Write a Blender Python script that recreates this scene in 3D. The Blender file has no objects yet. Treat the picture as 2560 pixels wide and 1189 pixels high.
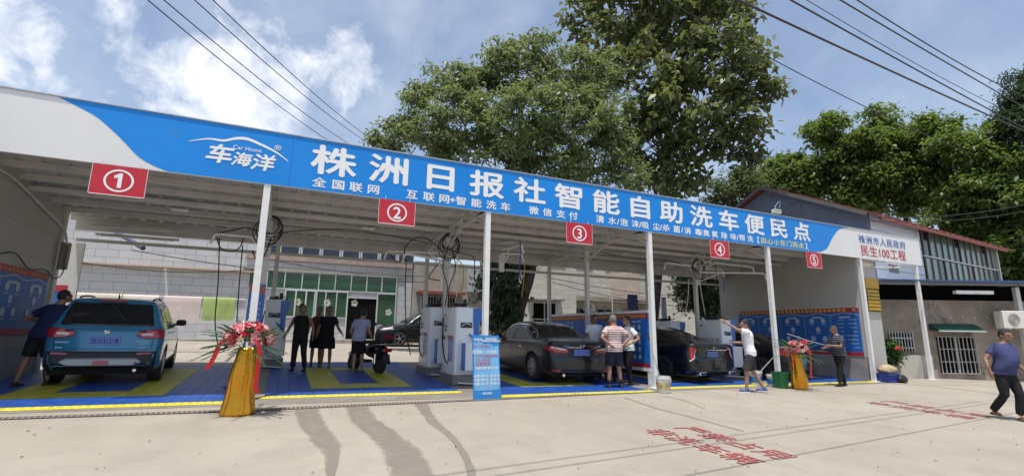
import bpy, math, random
import numpy as np
from mathutils import Vector, Matrix, geometry, noise
from mathutils.bvhtree import BVHTree
random.seed(7); np.random.seed(7)
sc = bpy.context.scene; COL = sc.collection
# ------------------------------------------------------------ camera
F, YAW, PITCH, ROLL, CZ = 1200.0, 0.4387338, 0.1907736, 0.0128417, 1.40
_fw = np.array([math.sin(YAW)*math.cos(PITCH), math.cos(YAW)*math.cos(PITCH), math.sin(PITCH)])
_r0 = np.array([math.cos(YAW), -math.sin(YAW), 0.0]); _u0 = np.cross(_r0, _fw)
_r = math.cos(ROLL)*_r0 + math.sin(ROLL)*_u0; _u = -math.sin(ROLL)*_r0 + math.cos(ROLL)*_u0
cam = bpy.data.cameras.new('camera'); cob = bpy.data.objects.new('camera', cam); COL.objects.link(cob)
cam.sensor_width = 36.0; cam.lens = 36.0*F/2560.0; cam.clip_start = 0.1; cam.clip_end = 3000
cob.matrix_world = Matrix(((_r[0], _u[0], -_fw[0], 0), (_r[1], _u[1], -_fw[1], 0), (_r[2], _u[2], -_fw[2], CZ), (0, 0, 0, 1)))
sc.camera = cob
# ------------------------------------------------------------ light
SUN_D = Vector((0.17, 0.20, -1.0)).normalized()          # direction the light travels
SUN_EL = math.asin(-SUN_D.z); SUN_AZ = math.atan2(-SUN_D.x, -SUN_D.y)
sun = bpy.data.lights.new('sun', 'SUN'); sob = bpy.data.objects.new('sun', sun); COL.objects.link(sob)
sun.energy = 4.2; sun.angle = math.radians(0.5); sun.color = (1.0, 0.955, 0.88)
sob.rotation_euler = SUN_D.to_track_quat('-Z', 'Y').to_euler()
sc.view_settings.view_transform = 'Standard'; sc.view_settings.look = 'None'
sc.view_settings.gamma = 1.0; sc.view_settings.exposure = 0.22
sc.cycles.max_bounces = 8; sc.cycles.transparent_max_bounces = 12
sc.cycles.caustics_reflective = False; sc.cycles.caustics_refractive = False
try:
    sc.cycles.use_denoising = True; sc.cycles.denoiser = 'OPENIMAGEDENOISE'
except Exception: pass

def _raw(x, y):
    return _fw + _r*(x-1280.0)/F - _u*(y-594.5)/F
def gz(x, y):                                             # the one sloping ground of the site
    x = min(max(x, -30), 60); y = min(max(y, -25), 27.5)
    return 0.19 - 0.0137*x + (y-9.3)*0.032
def V(x, y, Y):                                           # photo point on a wall plane at depth Y
    d = _raw(x, y); p = d*Y/d[1]; return Vector((p[0], Y, p[2]+CZ))
def XP(x, y, X):
    d = _raw(x, y); p = d*X/d[0]; return Vector((X, p[1], p[2]+CZ))
def G(x, y):
    d = _raw(x, y); lo, hi = .5, 300.
    for _ in range(70):
        m = (lo+hi)/2; p = d*m
        if p[2]+CZ < gz(p[0], p[1]): hi = m
        else: lo = m
    p = d*lo; return Vector((p[0], p[1], gz(p[0], p[1])))
def VL(x, y, p0, dr):                                     # photo point on vertical plane through p0 along dr
    d = _raw(x, y); n = (-dr[1], dr[0]); t = (p0[0]*n[0]+p0[1]*n[1])/(d[0]*n[0]+d[1]*n[1])
    p = d*t; return Vector((p[0], p[1], p[2]+CZ))
def RD(x, y, rho):
    d = _raw(x, y); t = rho/math.hypot(d[0], d[1]); p = d*t; return Vector((p[0], p[1], p[2]+CZ))
# ------------------------------------------------------------ node helpers
class N:
    def __init__(s, tree): s.t = tree
    def n(s, kind, **kw):
        nd = s.t.nodes.new('ShaderNode'+kind)
        for k, v in kw.items():
            if k == 'i':
                for a, b in v.items():
                    if isinstance(b, bpy.types.NodeSocket): s.t.links.new(b, nd.inputs[a])
                    else: nd.inputs[a].default_value = b
            else: setattr(nd, k, v)
        return nd
    def math(s, op, a, b=0.5, clamp=False, c=0.0):
        return s.n('Math', operation=op, use_clamp=clamp, i={0: a, 1: b, 2: c}).outputs[0]
    def mix(s, f, a, b):
        nd = s.n('Mix', data_type='RGBA'); 
        for k, v in ((0, f), (6, a), (7, b)):
            if isinstance(v, bpy.types.NodeSocket): s.t.links.new(v, nd.inputs[k])
            else: nd.inputs[k].default_value = v
        return nd.outputs[2]
    def ramp(s, f, *stops):
        nd = s.n('ValToRGB', i={0: f}); cr = nd.color_ramp
        while len(cr.elements) < len(stops): cr.elements.new(.5)
        for e, (p, c) in zip(cr.elements, stops):
            e.position = p; e.color = c if len(c) == 4 else (*c, 1)
        return nd.outputs[0]
    def noise(s, vec, scale, detail=4, rough=.55, dist=0):
        return s.n('TexNoise', i={'Vector': vec, 'Scale': scale, 'Detail': detail, 'Roughness': rough, 'Distortion': dist}).outputs[0]
# ------------------------------------------------------------ world: sky with clouds
w = bpy.data.worlds.new("World"); sc.world = w; w.use_nodes = True
w.node_tree.nodes.clear(); n = N(w.node_tree)
sky = n.n('TexSky', sky_type='NISHITA', sun_disc=False, sun_elevation=SUN_EL, sun_rotation=SUN_AZ, air_density=1.15, dust_density=1.6, ozone_density=2.2, altitude=50)
tc = n.n('TexCoord').outputs['Generated']
nrm = n.n('VectorMath', operation='NORMALIZE', i={0: tc}).outputs[0]
def blob(px, py, r, soft):
    d = _raw(px, py); d = d/np.linalg.norm(d)
    dist = n.n('VectorMath', operation='DISTANCE', i={0: warp, 1: tuple(d)}).outputs['Value']
    return n.n('MapRange', clamp=True, i={0: dist, 1: r+soft, 2: max(r-soft, 0.0), 3: 0.0, 4: 1.0}).outputs[0]
wn = n.n('TexNoise', i={'Vector': nrm, 'Scale': 6.0, 'Detail': 3.0, 'Roughness': .6}).outputs['Color']
wv = n.n('VectorMath', operation='SUBTRACT', i={0: wn, 1: (.5, .5, .5)}).outputs[0]
warp = n.n('VectorMath', operation='MULTIPLY_ADD', i={0: wv, 1: (.16, .16, .16), 2: nrm}).outputs[0]
blobs = [(640, 60, .09, .09, .75), (440, 130, .08, .09, .7), (480, 220, .12, .11, .85), (600, 240, .13, .11, 1.0), (560, 310, .13, .11, .85), (690, 320, .10, .09, .8), (860, 200, .08, .075, 1.0), (900, 160, .07, .075, .9), (800, 170, .06, .07, .7),
         (-20, 80, .10, .09, .9), (60, 130, .05, .06, .6), (1010, 75, .04, .05, .45), (990, 8, .05, .05, .35), (340, 20, .07, .08, .6)]
dens = None
for (bx, by, r, s, a) in blobs:
    b = n.math('MULTIPLY', blob(bx, by, r, s), a)
    dens = b if dens is None else n.math('MAXIMUM', dens, b)
fine = n.noise(nrm, 13.0, 9, .62, .4)
haze = n.noise(nrm, 3.0, 5, .6, .6)
cl = n.math('ADD', n.math('MULTIPLY', dens, .95), n.math('MULTIPLY', n.math('SUBTRACT', fine, .5), 1.55))
cl = n.n('MapRange', clamp=True, interpolation_type='SMOOTHSTEP', i={0: cl, 1: .24, 2: 1.08, 3: 0, 4: 1}).outputs[0]
thin = n.n('MapRange', clamp=True, i={0: haze, 1: .40, 2: .78, 3: 0.10, 4: .36}).outputs[0]
amt = n.math('MAXIMUM', cl, thin)
shade = n.noise(nrm, 9.0, 5, .55)
ccol = n.ramp(shade, (.3, (4.9, 5.3, 6.1)), (.62, (8.2, 8.3, 8.5)))
mixc = n.mix(amt, sky.outputs[0], ccol)
bg = n.n('Background', i={'Color': mixc, 'Strength': .135})
out = n.n('OutputWorld', i={'Surface': bg.outputs[0]})
# ------------------------------------------------------------ materials
MATS = {}
def M(name, col=(.5, .5, .5), rough=.6, metal=0.0, var=.12, scale=6.0, bump=0.0, coat=0.0, spec=.5, fine=0.0, alpha=1.0, trans=0.0, emit=None, dirt=None):
    if name in MATS: return MATS[name]
    m = bpy.data.materials.new(name); m.use_nodes = True; n = N(m.node_tree)
    p = m.node_tree.nodes['Principled BSDF']
    p.inputs['Roughness'].default_value = rough; p.inputs['Metallic'].default_value = metal
    p.inputs['Coat Weight'].default_value = coat; p.inputs['Coat Roughness'].default_value = .05
    p.inputs['Specular IOR Level'].default_value = spec
    p.inputs['Alpha'].default_value = alpha; p.inputs['Transmission Weight'].default_value = trans
    tc = n.n('TexCoord').outputs['Object']
    if var > 0:
        f = n.noise(tc, scale, 6, .6)
        a = [max(0, c*(1-var)) for c in col]; b = [min(1, c*(1+var)) for c in col]
        colr = n.ramp(f, (.3, a), (.7, b))
        if dirt:
            g = n.noise(tc, dirt[1], 8, .7, .3)
            colr = n.mix(n.ramp(g, (dirt[2], (0, 0, 0)), (min(1, dirt[2]+.18), (1, 1, 1))), colr, (*dirt[0], 1))
        m.node_tree.links.new(colr, p.inputs['Base Color'])
        rr = n.math('MULTIPLY_ADD', f, .25, False, max(0.0, rough-.12)); m.node_tree.links.new(rr, p.inputs['Roughness'])
    else: p.inputs['Base Color'].default_value = (*col, 1)
    if bump > 0:
        b = n.n('Bump', i={'Strength': bump, 'Distance': .02, 'Height': n.noise(tc, fine or scale*6, 5, .6)})
        m.node_tree.links.new(b.outputs[0], p.inputs['Normal'])
    if emit: p.inputs['Emission Color'].default_value = (*emit[0], 1); p.inputs['Emission Strength'].default_value = emit[1]
    MATS[name] = m; return m
def brick_mat(name, c1, c2, mortar, bw, bh, axis='xz', msize=.012, dirt=(.2, .18, .15), bumpk=.5, rough=.75):
    m = bpy.data.materials.new(name); m.use_nodes = True; n = N(m.node_tree); p = m.node_tree.nodes['Principled BSDF']
    tc = n.n('TexCoord').outputs['Object']; sp = n.n('SeparateXYZ', i={0: tc})
    cx = n.n('CombineXYZ', i={0: sp.outputs['X' if axis[0] == 'x' else 'Y'], 1: sp.outputs['Z']}).outputs[0]
    br = n.n('TexBrick', i={'Vector': cx, 'Color1': (*c1, 1), 'Color2': (*c2, 1), 'Mortar': (*mortar, 1), 'Scale': 1.0, 'Mortar Size': msize, 'Mortar Smooth': .2, 'Bias': 0.0, 'Brick Width': bw, 'Row Height': bh})
    g = n.noise(tc, 1.1, 8, .7, .4)
    st = n.noise(n.n('Mapping', i={0: tc, 'Scale': (3.5, 3.5, .35)}).outputs[0], 1.2, 6, .6)
    f = n.math('MULTIPLY', n.ramp(g, (.45, (0, 0, 0)), (.8, (1, 1, 1))), n.ramp(st, (.35, (.2, .2, .2)), (.7, (.9, .9, .9))))
    col = n.mix(f, br.outputs[0], (*dirt, 1)); m.node_tree.links.new(col, p.inputs['Base Color'])
    b = n.n('Bump', i={'Strength': bumpk, 'Distance': .02, 'Height': n.math('SUBTRACT', n.math('MULTIPLY', n.noise(tc, 14, 4), .25), br.outputs['Fac'])})
    m.node_tree.links.new(b.outputs[0], p.inputs['Normal']); p.inputs['Roughness'].default_value = rough
    MATS[name] = m; return m
def leaf_mat(name, c1, c2, c3, gloss=.45, tl=.3):
    m = bpy.data.materials.new(name); m.use_nodes = True; n = N(m.node_tree); m.node_tree.nodes.clear()
    g = n.n('NewGeometry'); r = g.outputs['Random Per Island']
    tc = n.n('TexCoord').outputs['Object']
    base = n.ramp(r, (0, c1), (.6, c2), (1, c3))
    pat = n.noise(tc, .35, 3)
    col = n.mix(n.math('MULTIPLY', pat, .5), base, (*c2, 1))
    p = n.n('BsdfPrincipled', i={'Base Color': col, 'Roughness': gloss, 'Specular IOR Level': .5})
    lc = n.mix(.5, col, (min(1, c3[0]*1.9), min(1, c3[1]*1.9), c3[2]*.9, 1))
    t = n.n('BsdfTranslucent', i={'Color': lc})
    mx = n.n('MixShader', i={0: tl, 1: p.outputs[0], 2: t.outputs[0]})
    n.n('OutputMaterial', i={'Surface': mx.outputs[0]})
    MATS[name] = m; return m
# ------------------------------------------------------------ geometry builder
ORG = {}
_text_cache = {}
def text_geo(s, bold):
    k = (s, bold)
    if k not in _text_cache:
        c = bpy.data.curves.new('t', 'FONT'); c.body = s; c.size = 1.0; c.offset = bold; c.align_x = 'CENTER'; c.resolution_u = 3
        o = bpy.data.objects.new('t', c); COL.objects.link(o)
        dg = bpy.context.evaluated_depsgraph_get(); me = bpy.data.meshes.new_from_object(o.evaluated_get(dg))
        v = [tuple(x.co) for x in me.vertices]; f = [tuple(p.vertices) for p in me.polygons]
        bpy.data.objects.remove(o); bpy.data.curves.remove(c); bpy.data.meshes.remove(me)
        _text_cache[k] = (v, f)
    return _text_cache[k]
class B:
    def __init__(s): s.v = []; s.f = []; s.m = []
    def add(s, vs, fs, mi=0):
        o = len(s.v); s.v += [tuple(p) for p in vs]; s.f += [tuple(i+o for i in q) for q in fs]; s.m += [mi]*len(fs); return s
    def hexa(s, p, mi=0):                 # 8 points: bottom 4 ccw, top 4 ccw
        return s.add(p, [(3, 2, 1, 0), (4, 5, 6, 7), (0, 1, 5, 4), (1, 2, 6, 5), (2, 3, 7, 6), (3, 0, 4, 7)], mi)
    def box(s, a, b, mi=0):
        x0, y0, z0 = (min(a[i], b[i]) for i in range(3)); x1, y1, z1 = (max(a[i], b[i]) for i in range(3))
        return s.hexa([(x0, y0, z0), (x1, y0, z0), (x1, y1, z0), (x0, y1, z0), (x0, y0, z1), (x1, y0, z1), (x1, y1, z1), (x0, y1, z1)], mi)
    def cbox(s, c, sz, rz=0, rx=0, ry=0, mi=0, bev=0):
        R = Matrix.Rotation(rz, 3, 'Z') @ Matrix.Rotation(ry, 3, 'Y') @ Matrix.Rotation(rx, 3, 'X'); c = Vector(c)
        hx, hy, hz = sz[0]/2, sz[1]/2, sz[2]/2
        if bev <= 0:
            P = [(-hx, -hy, -hz), (hx, -hy, -hz), (hx, hy, -hz), (-hx, hy, -hz), (-hx, -hy, hz), (hx, -hy, hz), (hx, hy, hz), (-hx, hy, hz)]
            return s.hexa([c + R @ Vector(q) for q in P], mi)
        b = min(bev, hx*.9, hy*.9, hz*.9); V_ = []; Fa = []
        def ring(ins, z):
            x, y = hx-ins, hy-ins; k = b*.4; e = max(0, b-ins)
            return [(-x+e, -y, z), (x-e, -y, z), (x-e*.3, -y+e*.3, z), (x, -y+e, z), (x, y-e, z), (x-e*.3, y-e*.3, z), (x-e, y, z), (-x+e, y, z), (-x+e*.3, y-e*.3, z), (-x, y-e, z), (-x, -y+e, z), (-x+e*.3, -y+e*.3, z)]
        rings = [ring(b, -hz), ring(b*.3, -hz+b*.3), ring(0, -hz+b), ring(0, hz-b), ring(b*.3, hz-b*.3), ring(b, hz)]
        for r in rings: V_ += [c + R @ Vector(q) for q in r]
        for i in range(5):
            for j in range(12): a = i*12+j; d = i*12+(j+1) % 12; Fa.append((a, d, d+12, a+12))
        Fa.append(tuple(range(11, -1, -1))); Fa.append(tuple(range(60, 72)))
        return s.add(V_, Fa, mi)
    def bar(s, a, b, wd=.05, dp=None, up=(0, 0, 1), mi=0):   # square section bar
        a, b = Vector(a), Vector(b); d = (b-a).normalized(); up = Vector(up)
        if abs(d.dot(up)) > .95: up = Vector((0, 1, 0))
        x = d.cross(up).normalized(); y = x.cross(d); dp = dp or wd; x = x*wd/2; y = y*dp/2
        return s.hexa([a-x-y, a+x-y, a+x+y, a-x+y, b-x-y, b+x-y, b+x+y, b-x+y], mi)
    def tube(s, pts, r, k=8, mi=0, cap=True, sq=None):
        pts = [Vector(p) for p in pts]; nP = len(pts); rs = r if isinstance(r, (list, tuple)) else [r]*nP
        V_ = []; Fa = []; px = None
        for i, p in enumerate(pts):
            d = (pts[min(i+1, nP-1)]-pts[max(i-1, 0)])
            if d.length < 1e-9: d = Vector((0, 0, 1))
            d.normalize()
            if px is None: px = d.orthogonal().normalized()
            px = (px - d*px.dot(d))
            px = d.orthogonal().normalized() if px.length < 1e-6 else px.normalized()
            py = d.cross(px)
            for j in range(k):
                t = 2*math.pi*j/k; V_.append(p + (px*math.cos(t)+py*math.sin(t))*rs[i])
        for i in range(nP-1):
            for j in range(k): a = i*k+j; b = i*k+(j+1) % k; Fa.append((a, b, b+k, a+k))
        if cap: Fa.append(tuple(range(k-1, -1, -1))); Fa.append(tuple(range((nP-1)*k, nP*k)))
        return s.add(V_, Fa, mi)
    def loft(s, rings, cap=True, mi=0):
        k = len(rings[0]); V_ = [p for r in rings for p in r]; Fa = []
        for i in range(len(rings)-1):
            for j in range(k): a = i*k+j; b = i*k+(j+1) % k; Fa.append((a, b, b+k, a+k))
        if cap: Fa.append(tuple(range(k-1, -1, -1))); Fa.append(tuple(range((len(rings)-1)*k, len(rings)*k)))
        return s.add(V_, Fa, mi)
    def lathe(s, c, prof, k=20, mi=0, cap=True):
        return s.loft([[(c[0]+r*math.cos(2*math.pi*j/k), c[1]+r*math.sin(2*math.pi*j/k), c[2]+z) for j in range(k)] for r, z in prof], cap, mi)
    def ball(s, c, r, k=12, mi=0, R=None):
        r = r if isinstance(r, (tuple, list)) else (r, r, r); c = Vector(c); rings = []
        for i in range(1, k):
            t = math.pi*i/k; ring = []
            for j in range(2*k):
                a = math.pi*j/k; q = Vector((r[0]*math.sin(t)*math.cos(a), r[1]*math.sin(t)*math.sin(a), -r[2]*math.cos(t)))
                ring.append(c + (R @ q if R else q))
            rings.append(ring)
        return s.loft(rings, True, mi)
    def prism(s, poly, a, b, mi=0):       # polygon (list of 3d points), extruded by vector a->b offsets
        a, b = Vector(a), Vector(b); k = len(poly); P = [Vector(p) for p in poly]
        V_ = [p+a for p in P]+[p+b for p in P]
        return s.add(V_, [tuple(range(k-1, -1, -1)), tuple(range(k, 2*k))]+[(i, (i+1) % k, (i+1) % k+k, i+k) for i in range(k)], mi)
    def quad(s, *p, mi=0): return s.add(p, [tuple(range(len(p)))], mi)
    def text(s, txt, o, right, up, sx, sy=None, bold=.02, mi=0, spacing=None):
        o, right, up = Vector(o), Vector(right), Vector(up); sy = sy or sx
        v, f = text_geo(txt, 0.0); nn = right.cross(up).normalized()
        sh = [(0, 0)] if bold <= 0 else [(0, 0), (bold, 0), (-bold, 0), (0, bold), (0, -bold)]
        for i, (a, c) in enumerate(sh):
            s.add([o+right*((x+a)*sx)+up*((y+c-.38)*sy)+nn*(.0004*i) for x, y, z in v], f, mi)
        return s
    def obj(s, name, mat, parent=None, smooth=False, local=False, auto=None):
        me = bpy.data.meshes.new(name); org = Vector((0, 0, 0))
        if parent is not None and not local: org = ORG.get(parent.name, org)
        v = [(p[0]-org.x, p[1]-org.y, p[2]-org.z) for p in s.v] if org.length else s.v
        me.from_pydata(v, [], s.f); me.validate()
        for m in (mat if isinstance(mat, (list, tuple)) else [mat]): me.materials.append(m)
        if any(s.m) and len(me.polygons) == len(s.m): me.polygons.foreach_set('material_index', s.m)
        if smooth: me.polygons.foreach_set('use_smooth', [True]*len(me.polygons))
        if smooth and auto:
            me.set_sharp_from_angle(angle=math.radians(auto))
        me.update(); o = bpy.data.objects.new(name, me); COL.objects.link(o)
        if parent is not None: o.parent = parent; ORG[o.name] = ORG.get(parent.name, org)
        return o
def tag(o, label=None, cat=None, group=None, kind=None):
    if label: o['label'] = label
    if cat: o['category'] = cat
    if group: o['group'] = group
    if kind: o['kind'] = kind
    return o
def thing(name, label, cat, loc=(0, 0, 0), rz=0, group=None, world=True):
    o = bpy.data.objects.new(name, None); COL.objects.link(o); o.empty_display_size = .3
    o.location = loc; o.rotation_euler = (0, 0, rz); tag(o, label, cat, group)
    ORG[o.name] = Vector(loc) if world else Vector((0, 0, 0)); return o
def dup(root, loc, rz=0, label=None, scale=None):
    r = root.copy(); COL.objects.link(r); r.location = loc; r.rotation_euler = (0, 0, rz)
    if label: r['label'] = label
    if scale: r.scale = scale
    for ch in list(root.children):
        c = ch.copy(); COL.objects.link(c); c.parent = r
        for g in ch.children:
            d = g.copy(); COL.objects.link(d); d.parent = c
    return r
def remesh(bb, vox, smooth=4, name='tmp', fold=0.0, fscale=6.0, seed=0, sub=0):
    """voxel-union of the builder's closed shapes -> continuous surface (verts, faces)"""
    me = bpy.data.meshes.new('rm'); me.from_pydata(bb.v, [], bb.f); me.validate()
    o = bpy.data.objects.new('rm', me); COL.objects.link(o)
    md = o.modifiers.new('r', 'REMESH'); md.mode = 'VOXEL'; md.voxel_size = vox; md.adaptivity = 0
    if smooth: sm = o.modifiers.new('s', 'SMOOTH'); sm.factor = .5; sm.iterations = smooth
    dg = bpy.context.evaluated_depsgraph_get(); m2 = bpy.data.meshes.new_from_object(o.evaluated_get(dg))
    nv = len(m2.vertices); co = np.empty(nv*3); m2.vertices.foreach_get('co', co); co = co.reshape(-1, 3)
    if fold:
        no = np.empty(nv*3); m2.vertices.foreach_get('normal', no); no = no.reshape(-1, 3)
        amp = np.array([noise.noise(Vector((c[0]*fscale+seed, c[1]*fscale, c[2]*fscale*.8))) + .5*noise.noise(Vector((c[0]*fscale*2.3, c[1]*fscale*2.3+seed, c[2]*fscale*2)))  for c in co])
        co = co + no*(amp*fold)[:, None]
    out = B(); out.v = [tuple(c) for c in co]; out.f = [tuple(p.vertices) for p in m2.polygons]; out.m = [0]*len(out.f)
    bpy.data.objects.remove(o); bpy.data.meshes.remove(me); bpy.data.meshes.remove(m2); return out
def smooth_path(pts, n=6):
    P = [Vector(p) for p in pts]; out = []
    for i in range(len(P)-1):
        a, b, c, d = P[max(i-1, 0)], P[i], P[i+1], P[min(i+2, len(P)-1)]
        for k in range(n):
            t = k/n
            out.append(.5*((2*b)+(c-a)*t+(2*a-5*b+4*c-d)*t*t+(3*b-a-3*c+d)*t**3))
    out.append(P[-1]); return out
# ============================================================ ground
m = bpy.data.materials.new('concrete_forecourt'); m.use_nodes = True; n = N(m.node_tree); p = m.node_tree.nodes['Principled BSDF']
tc = n.n('TexCoord').outputs['Object']
big = n.noise(tc, .22, 5, .6, .3); mid = n.noise(tc, 1.3, 7, .65, .2); fin = n.noise(tc, 38, 4, .7)
streak = n.noise(n.n('Mapping', i={0: tc, 'Scale': (1.6, .22, 1), 'Rotation': (0, 0, .25)}).outputs[0], 1.4, 6, .6, .3)
col = n.ramp(big, (.3, (.295, .262, .215)), (.7, (.37, .333, .275)))
col = n.mix(n.math('MULTIPLY', n.ramp(mid, (.45, (0, 0, 0)), (.66, (1, 1, 1))), .55), col, (.25, .222, .18, 1))
col = n.mix(n.math('MULTIPLY', n.ramp(streak, (.52, (0, 0, 0)), (.7, (1, 1, 1))), .45), col, (.26, .23, .19, 1))
col = n.mix(n.math('MULTIPLY', n.ramp(fin, (.35, (0, 0, 0)), (.7, (1, 1, 1))), .16), col, (.45, .41, .35, 1))
vr = n.n('TexVoronoi', i={'Vector': tc, 'Scale': 2.1, 'Randomness': 1.0})
sp = n.math('LESS_THAN', vr.outputs['Distance'], .035)
col = n.mix(n.math('MULTIPLY', sp, .5), col, (.1, .085, .07, 1))
m.node_tree.links.new(col, p.inputs['Base Color']); p.inputs['Roughness'].default_value = .82; p.inputs['Specular IOR Level'].default_value = .3
bm_ = n.n('Bump', i={'Strength': .35, 'Distance': .01, 'Height': n.math('ADD', n.noise(tc, 70, 4, .7), n.math('MULTIPLY', mid, .6))}); m.node_tree.links.new(bm_.outputs[0], p.inputs['Normal'])
CONC = m
b = B(); xs = [-600, -120, -30, -15, 0, 15, 30, 45, 60, 150, 900]; ys = [-400, -80, -25, -10, 0, 9.3, 15, 27.5, 60, 150, 900]
for y in ys:
    for x in xs: b.v.append((x, y, gz(x, y)))
k = len(xs)
for j in range(len(ys)-1):
    for i in range(k-1): b.f.append((j*k+i, j*k+i+1, j*k+i+1+k, j*k+i+k)); b.m.append(0)
tag(b.obj('ground', CONC), kind='structure')
def sheet(name, poly, mat, dz, label=None, cat=None, kind='structure'):
    b = B(); b.quad(*[(q[0], q[1], gz(q[0], q[1])+dz) for q in poly]); o = b.obj(name, mat); tag(o, label, cat, kind=kind); return o
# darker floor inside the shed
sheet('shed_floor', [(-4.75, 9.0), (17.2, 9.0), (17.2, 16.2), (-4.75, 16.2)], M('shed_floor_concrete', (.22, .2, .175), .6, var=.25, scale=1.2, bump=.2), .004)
# damp trails running over the slope
def trail(L, Rr, k):
    def P(q): return G(600+q[0]/2.56, 940+q[1]/2.56)
    l = smooth_path([P(q) for q in L], 10); r = smooth_path([P(q) for q in Rr], 10)
    b = B(); vs = []
    for i, (a, c) in enumerate(zip(l, r)):
        d = (c-a); wob = lambda s: .05*noise.noise(Vector((i*.45+k*9+s, s*3, 0)))+.03*noise.noise(Vector((i*1.3+k*5+s, s, 4)))
        a2 = a+d*wob(1); c2 = c+d*wob(7)
        for t in np.linspace(0, 1, 7):
            q = a2.lerp(c2, t); vs.append((q.x, q.y, gz(q.x, q.y)+.004))
    for i in range(len(l)-1):
        for j in range(6): b.f.append((i*7+j, i*7+j+1, i*7+j+8, i*7+j+7)); b.m.append(0)
    b.v = vs; return b, np.array([1-abs(j/3-1)**3*1.0 for i in range(len(l)) for j in range(7)])
m = bpy.data.materials.new('damp_concrete'); m.use_nodes = True; n = N(m.node_tree); p = m.node_tree.nodes['Principled BSDF']
tc = n.n('TexCoord').outputs['Object']
c1 = n.ramp(n.noise(tc, .9, 6, .6, .4), (.3, (.225, .198, .163)), (.7, (.265, .236, .195)))
c1 = n.mix(n.math('MULTIPLY', n.ramp(n.noise(n.n('Mapping', i={0: tc, 'Scale': (7, .4, 1), 'Rotation': (0, 0, .18)}).outputs[0], 1.2, 5, .6), (.56, (0, 0, 0)), (.7, (1, 1, 1))), .45), c1, (.30, .268, .222, 1))
m.node_tree.links.new(c1, p.inputs['Base Color']); p.inputs['Roughness'].default_value = .65
ed = n.n('Attribute', attribute_name='edge').outputs['Fac']
al = n.math('ADD', n.math('MULTIPLY', ed, 1.5), n.math('MULTIPLY', n.math('SUBTRACT', n.noise(tc, 2.6, 8, .68, .3), .5), 2.6))
al = n.n('MapRange', clamp=True, i={0: al, 1: .40, 2: 1.5, 3: 0, 4: .80}).outputs[0]; m.node_tree.links.new(al, p.inputs['Alpha'])
DAMP = m
T = [([(330, 190), (345, 290), (420, 400), (510, 500), (530, 600), (560, 660)], [(520, 190), (560, 290), (640, 390), (660, 450), (640, 560), (600, 660)]),
     ([(640, 180), (700, 290), (800, 390), (870, 470), (920, 600), (930, 660)], [(820, 180), (900, 270), (1050, 370), (1170, 460), (1230, 560), (1290, 660)]),
     ([(1090, 165), (1190, 290), (1270, 350), (1360, 430), (1420, 540), (1450, 660)], [(1210, 165), (1260, 270), (1370, 370), (1440, 460), (1490, 540), (1530, 660)])]
for i, (l, r) in enumerate(T):
    b, edge = trail(l, r, i); o = b.obj('damp_trail', DAMP); at = o.data.attributes.new('edge', 'FLOAT', 'POINT'); at.data.foreach_set('value', edge.astype(np.float32)); tag(o, kind='structure')
def strip(name, pts, wd, mat, dz=.004):
    P = [G(*q) for q in pts]; b = B()
    for i in range(len(P)-1):
        a, c = P[i], P[i+1]; d = (c-a).normalized(); s = Vector((-d.y, d.x, 0))*wd/2
        b.quad(*[(q.x, q.y, gz(q.x, q.y)+dz) for q in (a-s, c-s, c+s, a+s)])
    return b.obj(name, mat)
JOINT = M('joint_tar', (.06, .055, .05), .8)
tag(strip('ground_joint', [(2235, 958), (2400, 972), (2600, 998)], .03, JOINT), kind='structure')
tag(strip('ground_joint', [(1985, 976), (2080, 979), (2250, 988), (2420, 1004)], .015, M('joint_faint', (.2, .18, .15), .8)), kind='structure')
tag(strip('stain_line', [(1562, 993), (1640, 1020), (1720, 1040), (1858, 1077)], .05, M('stain', (.2, .18, .15), .8)), kind='structure')
tag(strip('stain_line', [(1655, 988), (1710, 1000), (1765, 1022)], .03, M('stain')), kind='structure')
def crack(pts, seed, wd=.008):
    P = [G(*q) for q in pts]; Q = smooth_path(P, 14); b = B()
    Q = [q+Vector((.06*noise.noise(Vector((i*.35+seed, seed, 0))), .06*noise.noise(Vector((seed, i*.35, 3))), 0)) for i, q in enumerate(Q)]
    for i in range(len(Q)-1):
        d = (Q[i+1]-Q[i]).normalized(); w0, w1 = [wd*(.5+.8*abs(noise.noise(Vector((j*.6+seed, 1, 2))))) for j in (i, i+1)]; s = Vector((-d.y, d.x, 0))
        b.quad(*[(q.x, q.y, gz(q.x, q.y)+.004) for q in (Q[i]-s*w0, Q[i+1]-s*w1, Q[i+1]+s*w1, Q[i]+s*w0)])
    return tag(b.obj('ground_crack', JOINT), kind='structure')
# red painted lettering on the ground
RED_PAINT = M('worn_red_paint', (.33, .075, .075), .8, var=.3, scale=9, dirt=((.33, .29, .24), 16, .50))
def ground_text(name, rows, top_y, step, size):
    b = B()
    for txt, x in rows:
        for i, ch in enumerate(txt):
            y = top_y-i*step; o = (x, y, gz(x, y)+.007)
            b.text(ch, o, (0, -1, -.032), (1, 0, -.0137), size*1.0, size, bold=.012)
    return tag(b.obj(name, RED_PAINT), kind='structure')
ground_text('painted_lettering', [('严禁占用', 5.63), ('非洗车辆', 5.02)], 5.62, .44, .44)
ground_text('painted_lettering', [('严禁占用', 12.6), ('非洗车辆', 11.95)], 6.5, .47, .46)
ground_text('painted_lettering', [('用', .9), ('辆', .3)], 4.13, .44, .44)
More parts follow.
